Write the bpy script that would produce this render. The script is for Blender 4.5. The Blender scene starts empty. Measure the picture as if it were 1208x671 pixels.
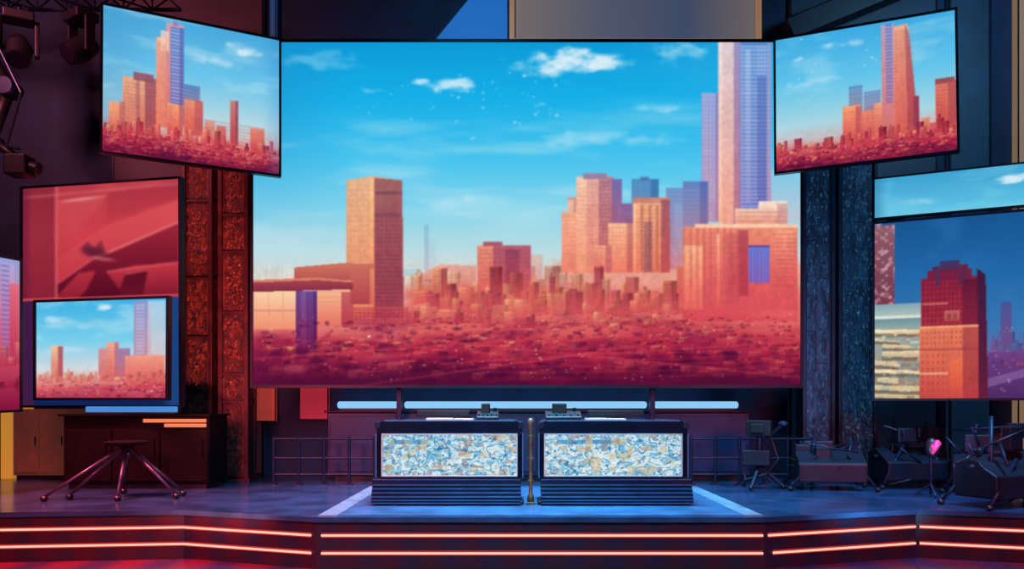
import bpy, bmesh, math, random
import numpy as np
from mathutils import Vector, Matrix

random.seed(7)
scene = bpy.context.scene
col = scene.collection
F, CX, HY, ZC = 1000.0, 604.0, 480.0, 1.05

def P(px, py, Y):
    return Vector(((px-CX)*Y/F, Y, ZC-(py-HY)*Y/F))

# ------------------------------------------------------------------ materials
def lin(c):
    out = []
    for v in c[:3]:
        v = max(0, min(255, v))/255.0
        out.append(v/12.92 if v <= .04045 else ((v+.055)/1.055)**2.4)
    return (*out, 1.0)

MATS = {}
def mat(name, c, rough=.5, metal=0., emit=None, es=0., noise=0., nscale=6., bump=0., spec=.5, c2=None, stretch=None):
    if name in MATS: return MATS[name]
    m = bpy.data.materials.new(name); m.use_nodes = True
    nt = m.node_tree; b = nt.nodes['Principled BSDF']
    b.inputs['Roughness'].default_value = rough
    b.inputs['Metallic'].default_value = metal
    b.inputs['Specular IOR Level'].default_value = spec
    b.inputs['Base Color'].default_value = lin(c)
    if noise or bump or c2:
        tc = nt.nodes.new('ShaderNodeTexCoord')
        mp = nt.nodes.new('ShaderNodeMapping')
        if stretch: mp.inputs['Scale'].default_value = stretch
        nz = nt.nodes.new('ShaderNodeTexNoise'); nz.inputs['Scale'].default_value = nscale
        nz.inputs['Detail'].default_value = 6
        nt.links.new(tc.outputs['Object'], mp.inputs['Vector'])
        nt.links.new(mp.outputs['Vector'], nz.inputs['Vector'])
        cr = nt.nodes.new('ShaderNodeValToRGB')
        l = lin(c); h = lin(c2) if c2 else tuple(min(1, v*(1+noise)) for v in l[:3])+(1,)
        lo = l if c2 else tuple(v*(1-noise*.7) for v in l[:3])+(1,)
        cr.color_ramp.elements[0].position = .35; cr.color_ramp.elements[0].color = lo
        cr.color_ramp.elements[1].position = .68; cr.color_ramp.elements[1].color = h
        nt.links.new(nz.outputs['Fac'], cr.inputs['Fac'])
        nt.links.new(cr.outputs['Color'], b.inputs['Base Color'])
        if bump:
            bp = nt.nodes.new('ShaderNodeBump'); bp.inputs['Strength'].default_value = bump
            bp.inputs['Distance'].default_value = .02
            nt.links.new(nz.outputs['Fac'], bp.inputs['Height'])
            nt.links.new(bp.outputs['Normal'], b.inputs['Normal'])
    if emit:
        b.inputs['Emission Color'].default_value = lin(emit)
        b.inputs['Emission Strength'].default_value = es
    MATS[name] = m
    return m

def striped(name, c1, c2, scale, rough):
    m = mat(name, c1, rough); nt = m.node_tree; b = nt.nodes['Principled BSDF']
    tc = nt.nodes.new('ShaderNodeTexCoord'); wv = nt.nodes.new('ShaderNodeTexWave'); wv.bands_direction = 'X'
    wv.inputs['Scale'].default_value = scale; wv.inputs['Distortion'].default_value = .6; wv.inputs['Detail'].default_value = 1
    nt.links.new(tc.outputs['Object'], wv.inputs['Vector'])
    r = nt.nodes.new('ShaderNodeValToRGB')
    r.color_ramp.elements[0].position = .1; r.color_ramp.elements[0].color = lin(c1)
    r.color_ramp.elements[1].position = .9; r.color_ramp.elements[1].color = lin(c2)
    nt.links.new(wv.outputs['Fac'], r.inputs['Fac']); nt.links.new(r.outputs['Color'], b.inputs['Base Color'])
    return m

def emissive(name, stops, x0, x1, es):      # uneven emission put in for light on a panel, colour changing along its width
    m = mat(name, (60, 60, 66), .6); nt = m.node_tree; b = nt.nodes['Principled BSDF']
    tc = nt.nodes.new('ShaderNodeTexCoord'); sx = nt.nodes.new('ShaderNodeSeparateXYZ'); mr = nt.nodes.new('ShaderNodeMapRange')
    mr.inputs['From Min'].default_value = x0; mr.inputs['From Max'].default_value = x1
    nt.links.new(tc.outputs['Object'], sx.inputs[0]); nt.links.new(sx.outputs['X'], mr.inputs['Value'])
    r = nt.nodes.new('ShaderNodeValToRGB')
    while len(r.color_ramp.elements) < len(stops): r.color_ramp.elements.new(.5)
    for e, (p, c) in zip(r.color_ramp.elements, stops): e.position = p; e.color = lin(c)
    nt.links.new(mr.outputs['Result'], r.inputs['Fac']); nt.links.new(r.outputs['Color'], b.inputs['Emission Color'])
    b.inputs['Emission Strength'].default_value = es
    return m

def worn_glint_metal(name, base, base2, spark, scale, thr):  # speckled glints put in as emission over the worn colours
    if name in MATS: return MATS[name]
    m = mat(name, base, .42, .3, c2=base2, nscale=4, bump=1.0, stretch=(3, 3, 1))
    nt = m.node_tree; b = nt.nodes['Principled BSDF']
    tc = nt.nodes.new('ShaderNodeTexCoord'); mp = nt.nodes.new('ShaderNodeMapping'); mp.inputs['Scale'].default_value = (1.6, 1.6, .8)
    v = nt.nodes.new('ShaderNodeTexNoise'); v.inputs['Scale'].default_value = scale; v.inputs['Detail'].default_value = 7
    nt.links.new(tc.outputs['Object'], mp.inputs['Vector']); nt.links.new(mp.outputs['Vector'], v.inputs['Vector'])
    r = nt.nodes.new('ShaderNodeValToRGB')
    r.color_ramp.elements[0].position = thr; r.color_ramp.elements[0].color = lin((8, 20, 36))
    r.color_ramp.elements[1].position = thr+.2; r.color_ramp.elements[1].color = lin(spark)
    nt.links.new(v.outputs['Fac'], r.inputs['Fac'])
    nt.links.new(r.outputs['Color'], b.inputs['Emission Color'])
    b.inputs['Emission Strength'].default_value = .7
    return m

# ------------------------------------------------------------------ mesh helper
def root_loc(p):
    while p is not None and p.parent is not None: p = p.parent
    return p.location.copy() if p is not None else Vector((0, 0, 0))

class MB:
    def __init__(s): s.bm = bmesh.new()
    def _faces(s, vs, fs):
        v = [s.bm.verts.new(p) for p in vs]
        for f in fs:
            try: s.bm.faces.new([v[i] for i in f])
            except ValueError: pass
        return s
    def box(s, lo, hi):
        x0, y0, z0 = lo; x1, y1, z1 = hi
        return s._faces([(x0,y0,z0),(x1,y0,z0),(x1,y1,z0),(x0,y1,z0),(x0,y0,z1),(x1,y0,z1),(x1,y1,z1),(x0,y1,z1)],
            [(0,3,2,1),(4,5,6,7),(0,1,5,4),(1,2,6,5),(2,3,7,6),(3,0,4,7)])
    def bar(s, p0, p1, w, h=None, up=(0,0,1)):
        h = h or w; p0 = Vector(p0); p1 = Vector(p1); d = (p1-p0).normalized(); u = Vector(up)
        if abs(d.dot(u)) > .95: u = Vector((0,1,0))
        a = d.cross(u).normalized()*w/2; b = a.cross(d).normalized()*h/2
        vs = [p0-a-b, p0+a-b, p0+a+b, p0-a+b, p1-a-b, p1+a-b, p1+a+b, p1-a+b]
        return s._faces(vs, [(0,3,2,1),(4,5,6,7),(0,1,5,4),(1,2,6,5),(2,3,7,6),(3,0,4,7)])
    def tube(s, p0, p1, r, r2=None, n=12):
        r2 = r if r2 is None else r2
        p0 = Vector(p0); p1 = Vector(p1); d = (p1-p0).normalized()
        u = Vector((0,0,1)) if abs(d.z) < .9 else Vector((1,0,0))
        a = d.cross(u).normalized(); b = a.cross(d).normalized()
        vs = []
        for q, rr in ((p0, r), (p1, r2)):
            for i in range(n):
                t = 2*math.pi*i/n; vs.append(q+(a*math.cos(t)+b*math.sin(t))*rr)
        fs = [(i, (i+1) % n, n+(i+1) % n, n+i) for i in range(n)]
        fs += [tuple(range(n-1, -1, -1)), tuple(range(n, 2*n))]
        return s._faces(vs, fs)
    def lathe(s, cx, cy, prof, n=18):   # prof: (radius, z) from bottom to top
        vs = []; k = len(prof)
        for r_, z in prof:
            for i in range(n): t = 2*math.pi*i/n; vs.append((cx+r_*math.cos(t), cy+r_*math.sin(t), z))
        fs = [(j*n+i, j*n+(i+1) % n, (j+1)*n+(i+1) % n, (j+1)*n+i) for j in range(k-1) for i in range(n)]
        fs += [tuple(range(n-1, -1, -1)), tuple(range((k-1)*n, k*n))]
        return s._faces(vs, fs)
    def path(s, pts, r, n=10):
        for a, b in zip(pts[:-1], pts[1:]): s.tube(a, b, r, n=n)
        for p in pts[1:-1]: s.ball(p, r)
        return s
    def ball(s, c, r, sc=(1,1,1), n=12):
        m = Matrix.Translation(Vector(c)) @ Matrix.Diagonal((r*sc[0], r*sc[1], r*sc[2], 1))
        bmesh.ops.create_uvsphere(s.bm, u_segments=n, v_segments=max(6, n//2), radius=1, matrix=m)
        return s
    def nub(s, c, r, k=1.):
        x, y, z = c; q = r*.7
        return s._faces([(x, y-r, z), (x-r, y, z), (x+r, y, z), (x, y, z-r*k), (x, y, z+r*k), (x-q, y-q*.6, z-q*k), (x+q, y-q*.6, z-q*k), (x+q, y-q*.6, z+q*k), (x-q, y-q*.6, z+q*k)],
            [(0, 5, 3), (0, 3, 6), (0, 6, 2), (0, 2, 7), (0, 7, 4), (0, 4, 8), (0, 8, 1), (0, 1, 5), (5, 1, 3), (6, 3, 2), (7, 2, 4), (8, 4, 1)])
    def ring(s, c, R, r, axis='y', n=18, m=6, arc=1.0, start=0., rz=1.0):
        c = Vector(c); vs = []; cnt = n if arc >= 1 else n+1
        for i in range(cnt):
            t = start+2*math.pi*arc*i/n
            for j in range(m):
                p = 2*math.pi*j/m; q = R+r*math.cos(p); o = r*math.sin(p)
                if axis == 'y': v = Vector((q*math.cos(t), o, q*math.sin(t)*rz))
                elif axis == 'z': v = Vector((q*math.cos(t), q*math.sin(t), o))
                else: v = Vector((o, q*math.cos(t), q*math.sin(t)))
                vs.append(c+v)
        fs = []
        for i in range(n):
            k = (i+1) % cnt
            for j in range(m): fs.append((i*m+j, i*m+(j+1) % m, k*m+(j+1) % m, k*m+j))
        return s._faces(vs, fs)
    def prism(s, pts, y0, y1):      # polygon in x,z pushed along y
        n = len(pts)
        vs = [(x, y0, z) for x, z in pts]+[(x, y1, z) for x, z in pts]
        return s._faces(vs, [tuple(range(n)), tuple(range(2*n-1, n-1, -1))]+[(i, (i+1) % n, n+(i+1) % n, n+i) for i in range(n)])
    def prismx(s, pts, x0, x1):     # polygon in y,z pushed along x
        n = len(pts)
        vs = [(x0, y, z) for y, z in pts]+[(x1, y, z) for y, z in pts]
        return s._faces(vs, [tuple(range(n)), tuple(range(2*n-1, n-1, -1))]+[(i, (i+1) % n, n+(i+1) % n, n+i) for i in range(n)])
    def prismz(s, pts, z0, z1):
        n = len(pts)
        vs = [(x, y, z0) for x, y in pts]+[(x, y, z1) for x, y in pts]
        return s._faces(vs, [tuple(range(n)), tuple(range(2*n-1, n-1, -1))]+[(i, (i+1) % n, n+(i+1) % n, n+i) for i in range(n)])
    def build(s, name, m, parent=None, bevel=0, smooth=False, label=None):
        bmesh.ops.recalc_face_normals(s.bm, faces=s.bm.faces)
        o_ = root_loc(parent)
        for v in s.bm.verts: v.co -= o_
        me = bpy.data.meshes.new(name); s.bm.to_mesh(me); s.bm.free()
        me.materials.append(m)
        if smooth:
            for p in me.polygons: p.use_smooth = len(p.vertices) <= 4
        ob = bpy.data.objects.new(name, me); col.objects.link(ob)
        if parent is not None: ob.parent = parent
        if bevel:
            bv = ob.modifiers.new('bevel', 'BEVEL'); bv.width = bevel; bv.segments = 2; bv.limit_method = 'ANGLE'
        if label: ob['label'] = label
        return ob

def thing(name, label, cat, loc, group=None):
    o = bpy.data.objects.new(name, None); col.objects.link(o); o.location = Vector(loc)
    o.empty_display_size = .1
    o['label'] = label; o['category'] = cat
    if group: o['group'] = group
    return o
def tag(o, label, cat, group=None):
    o['label'] = label; o['category'] = cat
    if group: o['group'] = group
    return o
def struct(o): o['kind'] = 'structure'; return o

# ------------------------------------------------------------------ picture painter (numbers only)
def vnoise(H, W, cy, cx, rng):
    g = rng.random((cy+2, cx+2))
    y = np.linspace(0, cy, H); x = np.linspace(0, cx, W)
    yi = y.astype(int); xi = x.astype(int)
    fy = (y-yi)[:, None]; fx = (x-xi)[None, :]
    fy = fy*fy*(3-2*fy); fx = fx*fx*(3-2*fx)
    a = g[np.ix_(yi, xi)]; b = g[np.ix_(yi, xi+1)]; c = g[np.ix_(yi+1, xi)]; d = g[np.ix_(yi+1, xi+1)]
    return (a*(1-fx)+b*fx)*(1-fy)+(c*(1-fx)+d*fx)*fy
def fbm(H, W, cy, cx, octv=4, seed=0):
    rng = np.random.default_rng(seed); t = np.zeros((H, W)); amp = 1.; tot = 0
    for i in range(octv):
        t += amp*vnoise(H, W, max(1, int(cy*2**i)), max(1, int(cx*2**i)), rng); tot += amp; amp *= .5
    return t/tot
def sst(a, b, x):
    t = np.clip((x-a)/(b-a), 0, 1); return t*t*(3-2*t)
def sc(c, k): return tuple(max(0, min(255, v*k)) for v in c)

class Cv:
    def __init__(s, x0, x1, y0, y1, k=1., warp=None):
        s.W = int((x1-x0)*k)+1; s.H = int((y1-y0)*k)+1
        s.xs = np.linspace(x0, x1, s.W); s.ys = np.linspace(y0, y1, s.H)
        s.X, s.Y = np.meshgrid(s.xs, s.ys)
        s.a = np.zeros((s.H, s.W, 3)); s.w = warp or (lambda x, y: y)
    def flat(s): s.w = lambda x, y: y
    def put(s, m, c, al=1.):
        m = (np.asarray(m, float)*al)[..., None]; s.a = s.a*(1-m)+np.asarray(c, float)*m
    def grad(s, stops):
        ys = [q[0] for q in stops]
        return np.stack([np.interp(s.Y, ys, [q[1][i] for q in stops]) for i in range(3)], -1)
    def sl(s, x0, y0, x1, y1):
        return np.searchsorted(s.ys, y0), np.searchsorted(s.ys, y1), np.searchsorted(s.xs, x0), np.searchsorted(s.xs, x1)
    def rect(s, x0, y0, x1, y1, c0, c1=None, al=1.):
        xm = (x0+x1)/2; ya = s.w(xm, y0); yb = s.w(xm, y1)
        i0, i1, j0, j1 = s.sl(x0, ya, x1, yb)
        if i1 <= i0 or j1 <= j0: return
        c0 = np.array(c0, float); c1 = c0 if c1 is None else np.array(c1, float)
        t = np.clip((s.ys[i0:i1]-ya)/max(1e-6, yb-ya), 0, 1)[:, None, None]
        s.a[i0:i1, j0:j1] = s.a[i0:i1, j0:j1]*(1-al)+(c0*(1-t)+c1*t)*al
    def poly(s, pts, c0, c1=None, al=1.):
        pts = [(x, s.w(x, y)) for x, y in pts]; m = np.zeros(s.X.shape, bool); n = len(pts)
        for i in range(n):
            (xa, ya), (xb, yb) = pts[i], pts[(i+1) % n]
            if ya == yb: continue
            m ^= ((ya > s.Y) != (yb > s.Y)) & (s.X < (xb-xa)*(s.Y-ya)/(yb-ya)+xa)
        c = s.grad([(min(p[1] for p in pts), c0), (max(p[1] for p in pts), c1)]) if c1 is not None else c0
        s.put(m, c, al)
    def ell(s, cx, cy, rx, ry, c, al=1., soft=.1, rot=0.):
        R = max(rx, ry)*1.6; i0, i1, j0, j1 = s.sl(cx-R, cy-R, cx+R, cy+R)
        if i1 <= i0 or j1 <= j0: return
        ca, sa = math.cos(rot), math.sin(rot); dx = s.X[i0:i1, j0:j1]-cx; dy = s.Y[i0:i1, j0:j1]-cy
        d = np.hypot((dx*ca+dy*sa)/rx, (-dx*sa+dy*ca)/ry); m = (sst(1+soft*.5, 1-soft, d)*al)[..., None]
        s.a[i0:i1, j0:j1] = s.a[i0:i1, j0:j1]*(1-m)+np.array(c, float)*m
    def line(s, xa, ya, xb, yb, w, c, al=1.):
        L = math.hypot(xb-xa, yb-ya); ux, uy = (xb-xa)/L, (yb-ya)/L; t = (s.X-xa)*ux+(s.Y-ya)*uy; d = np.abs(-(s.X-xa)*uy+(s.Y-ya)*ux)
        s.put((t > 0)*(t < L)*sst(w, w*.3, d), c, al)
    def win(s, x0, y0, x1, y1, dx, dy, c, al=.6, fx=.5, fy=.5):
        xm = (x0+x1)/2; ya = s.w(xm, y0); yb = s.w(xm, y1)
        i0, i1, j0, j1 = s.sl(x0, ya, x1, yb)
        if i1 <= i0 or j1 <= j0: return
        m = (((s.xs[j0:j1]-x0) % dx < dx*fx)[None, :] & ((s.ys[i0:i1]-ya) % dy < dy*fy)[:, None])[..., None]*al
        s.a[i0:i1, j0:j1] = s.a[i0:i1, j0:j1]*(1-m)+np.array(c, float)*m
    def blocks(s, n, xr, yr, wr, hr, cols, al, seed):
        r = random.Random(seed)
        for _ in range(n):
            x = r.uniform(*xr); y = r.uniform(*yr); w = r.uniform(*wr); h = r.uniform(*hr)
            s.rect(x, y, x+w, y+h, sc(r.choice(cols), r.uniform(.8, 1.15)), None, al*r.uniform(.4, 1))
    def row(s, x0, x1, base, hr, wr, cols, haze, seed, al=1., win=.3, wob=3.):
        r = random.Random(seed); x = x0
        while x < x1:
            w = r.uniform(*wr); h = hr[0]+(hr[1]-hr[0])*r.random()**1.5; c = sc(r.choice(cols), r.uniform(.84, 1.14)); b = base+r.uniform(-wob, wob); aa = al*r.uniform(.7, 1)
            s.rect(x, b-h, x+w, b, c, haze, aa)
            f = r.uniform(.45, .8)
            s.rect(x+w*f, b-h, x+w, b, sc(c, .62), haze, aa*.9)
            if r.random() < .6: s.rect(x, b-h, x+w*f*.6, b, (min(255, c[0]*1.1+14), min(255, c[1]*1.3+12), min(255, c[2]*1.1)), haze, aa*.75)
            if win and w > 6:
                q = r.random()
                if q < .4: s.win(x+1.5, b-h+3, x+w*f, b-h*.2, r.uniform(2.6, 4.2), r.uniform(2.8, 4.4), sc(c, .62), win, .5, .55)
                elif q < .75: s.win(x+1, b-h+3, x+w*f, b-h*.2, 200, r.uniform(2.8, 4.4), sc(c, .66), win, 1, .45)
                else: s.win(x+1, b-h+2, x+w*f, b, r.uniform(2.6, 4), 200, sc(c, .68), win, .45, 1)
            if r.random() < .4: s.rect(x+w*.2, b-h-r.uniform(2, 5), x+w*r.uniform(.4, .7), b-h, sc(c, .85), None, aa)
            x += w*r.uniform(.6, 1.12)
    def roofs(s, n, xr, yr, cols, seed, al=.6, k0=.8, k1=2.2):   # small houses: lit roof, lit wall, shaded wall
        r = random.Random(seed); L = sorted((r.uniform(*yr), r.uniform(*xr)) for _ in range(n))
        for y, x in L:
            q = k0+(k1-k0)*(y-yr[0])/(yr[1]-yr[0]); w = r.uniform(4, 11)*q; h = r.uniform(1.6, 4)*q; t = r.uniform(.8, 1.8)*q; c = r.choice(cols); a = al*r.uniform(.5, 1)
            s.rect(x, y, x+w, y+t, (min(255, c[0]*1.12+10), min(255, c[1]*1.3+12), min(255, c[2]*1.15+6)), None, a)
            s.rect(x, y+t, x+w*.6, y+t+h, c, sc(c, .8), a); s.rect(x+w*.6, y+t, x+w, y+t+h, sc(c, .58), sc(c, .5), a)
            if w > 9: s.win(x+1, y+t+1, x+w*.58, y+t+h-.5, 2.6, 2.4, sc(c, .55), .4*a, .5, .5)
    def dots(s, n, xr, yr, cols, seed, rmax=1.3, al=.9):
        r = random.Random(seed)
        for _ in range(n):
            x = r.uniform(*xr); y = s.w(x, r.uniform(*yr)); q = r.uniform(.6, rmax); c = r.choice(cols); a = al*r.uniform(.4, 1)
            i0, i1, j0, j1 = s.sl(x-q*3, y-q*3, x+q*3, y+q*3)
            if i1 <= i0 or j1 <= j0: continue
            m = np.clip(1.4-np.hypot((s.X[i0:i1, j0:j1]-x)/1.3, s.Y[i0:i1, j0:j1]-y)/q, 0, 1)[..., None]*a
            s.a[i0:i1, j0:j1] = s.a[i0:i1, j0:j1]*(1-m)+np.array(c, float)*m
    def cloud(s, cx, cy, rx, ry, al, seed, c=(226, 240, 248)):
        cy = s.w(cx, cy)
        n = fbm(s.H, s.W, max(3, s.H//11), max(3, s.W//22), 5, seed)
        d = ((s.X-cx)/rx)**2+((s.Y-cy)/ry)**2
        s.put(sst(1.0, -.5, d+(n-.5)*3.0), c, al)
    def blur(s, n=1, y0=None):
        src = s.a.copy()
        for _ in range(n):
            p = np.pad(s.a, ((1, 1), (1, 1), (0, 0)), mode='edge')
            q = (p[:-2]+2*p[1:-1]+p[2:])/4
            s.a = (q[:, :-2]+2*q[:, 1:-1]+q[:, 2:])/4
        if y0 is not None:
            m = sst(y0-12, y0+12, s.Y)[..., None]; s.a = src*(1-m)+s.a*m
    def facade(s, amp, seed, y0=-1e9):
        rng = np.random.default_rng(seed); t = np.zeros((s.H, s.W))
        for (ch, cw, k) in ((3, 2, .55), (7, 5, .3), (22, 11, .3)):
            g = rng.random((s.H//ch+1, s.W//cw+1)); t += (np.kron(g, np.ones((ch, cw)))[:s.H, :s.W]-.5)*k
        m = sst(-45, 15, s.a[..., 0]-s.a[..., 2])*(s.Y > y0)
        s.a = np.clip(s.a*(1+t*amp*m)[..., None], 0, 255)
    def ground(s, y0, y1, seed, al=1., up=40, dn=30, cols=((214, 84, 90), (180, 42, 70), (130, 20, 62), (90, 14, 54))):
        n1 = fbm(s.H, s.W, max(3, s.H//10), max(3, s.W//22), 3, seed); n2 = fbm(s.H, s.W, max(3, s.H//24), max(2, s.W//90), 4, seed+1)
        t = np.clip((s.Y-y0)/(y1-y0)*.85+.08+(n1-.5)*.45+(n2-.5)*.9, 0, 1)
        c = np.stack([np.interp(t, [0, .35, .7, 1], [q[i] for q in cols]) for i in range(3)], -1)
        s.put(sst(y0-up, y0+dn, s.Y), c, al)

DISPLAY = None
def display_material():
    global DISPLAY
    if DISPLAY: return DISPLAY
    m = bpy.data.materials.new('led_display'); m.use_nodes = True; nt = m.node_tree
    nt.nodes.remove(nt.nodes['Principled BSDF'])
    e = nt.nodes.new('ShaderNodeEmission'); at = nt.nodes.new('ShaderNodeAttribute'); at.attribute_name = 'Col'
    nt.links.new(at.outputs['Color'], e.inputs['Color']); e.inputs['Strength'].default_value = 1.0
    nt.links.new(e.outputs[0], nt.nodes['Material Output'].inputs['Surface'])
    try: m.cycles.emission_sampling = 'NONE'
    except Exception: pass
    DISPLAY = m
    return m

def display_mesh(name, cv, TL, TR, BR, BL, parent):
    H, W = cv.H, cv.W
    u = np.linspace(0, 1, W)[None, :, None]; v = np.linspace(0, 1, H)[:, None, None]
    A = [np.array(p) for p in (TL, TR, BR, BL)]
    co = (A[0]*(1-u)+A[1]*u)*(1-v)+(A[3]*(1-u)+A[2]*u)*v
    co = co.reshape(-1, 3)-np.array(root_loc(parent))
    idx = np.arange(H*W).reshape(H, W)
    q = np.stack([idx[1:, :-1], idx[1:, 1:], idx[:-1, 1:], idx[:-1, :-1]], -1).reshape(-1, 4)
    me = bpy.data.meshes.new(name)
    me.vertices.add(H*W); me.vertices.foreach_set('co', co.astype(np.float32).ravel())
    me.loops.add(q.size); me.loops.foreach_set('vertex_index', q.astype(np.int32).ravel())
    me.polygons.add(len(q)); me.polygons.foreach_set('loop_start', (np.arange(len(q))*4).astype(np.int32))
    me.update(calc_edges=True); me.validate()
    s = np.clip(cv.a/255., 0, 1); l = np.where(s <= .04045, s/12.92, ((s+.055)/1.055)**2.4).reshape(-1, 3)
    rgba = np.concatenate([l, np.ones((len(l), 1))], 1).astype(np.float32)
    ca = me.color_attributes.new('Col', 'FLOAT_COLOR', 'POINT'); ca.data.foreach_set('color', rgba.ravel())
    me.materials.append(display_material())
    o = bpy.data.objects.new(name, me); col.objects.link(o); o.parent = parent
    return o

M_black = mat('black_plastic', (14, 15, 25), .4, noise=.3, nscale=20)
M_bezel = mat('dark_bezel', (16, 20, 36), .35, .4, noise=.2)
M_steel = mat('dark_steel', (38, 46, 70), .35, .6, noise=.3, nscale=14)

def make_screen(label, TL, TR, BR, BL, cv, bw=.03, thick=.09, mounts=((.5, .5),), wall_y=13.2, side_x=None):
    TL, TR, BR, BL = map(Vector, (TL, TR, BR, BL))
    n = (TR-TL).cross(BL-TL).normalized()
    if n.y > 0: n = -n
    r = thing('video_screen', label, 'screen', (BL+BR)/2)
    display_mesh('display', cv, TL, TR, BR, BL, r)
    back = -n
    hb = MB(); ex = (TR-TL).normalized()*bw; ez = (TL-BL).normalized()*bw
    f = [TL-ex+ez, TR+ex+ez, BR+ex-ez, BL-ex-ez]
    vs = [p+back*.006 for p in f]+[p+back*thick for p in f]
    hb._faces(vs, [(0,1,2,3),(7,6,5,4),(0,4,5,1),(1,5,6,2),(2,6,7,3),(3,7,4,0)])
    hb.build('housing', M_black, r)
    fb = MB()
    for a, b, o1 in ((TL, TR, ez), (BR, BL, -ez)):
        s = (b-a).normalized()*bw
        fb.bar(a-s+o1/2+n*.006, b+s+o1/2+n*.006, bw, .028, up=n)
    for a, b, o1 in ((TL, BL, -ex), (TR, BR, ex)):
        fb.bar(a+o1/2+n*.006, b+o1/2+n*.006, bw, .028, up=n)
    fb.build('bezel', M_bezel, r)
    for (u, v) in mounts:
        p = (TL*(1-u)+TR*u)*(1-v)+(BL*(1-u)+BR*u)*v
        q = p+back*thick*.9
        mb = MB()
        if side_x is not None:
            mb.bar(q, Vector((side_x+.001, q.y, q.z)), .07); mb.box((side_x+.001, q.y-.12, q.z-.12), (side_x+.03, q.y+.12, q.z+.12))
        else:
            mb.bar(q, Vector((q.x, wall_y-.001, q.z)), .07)
            if wall_y > 13: mb.box((q.x-.12, wall_y-.03, q.z-.12), (q.x+.12, wall_y-.001, q.z+.12))
        mb.build('mount_arm', M_steel, r)
    return r

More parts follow.
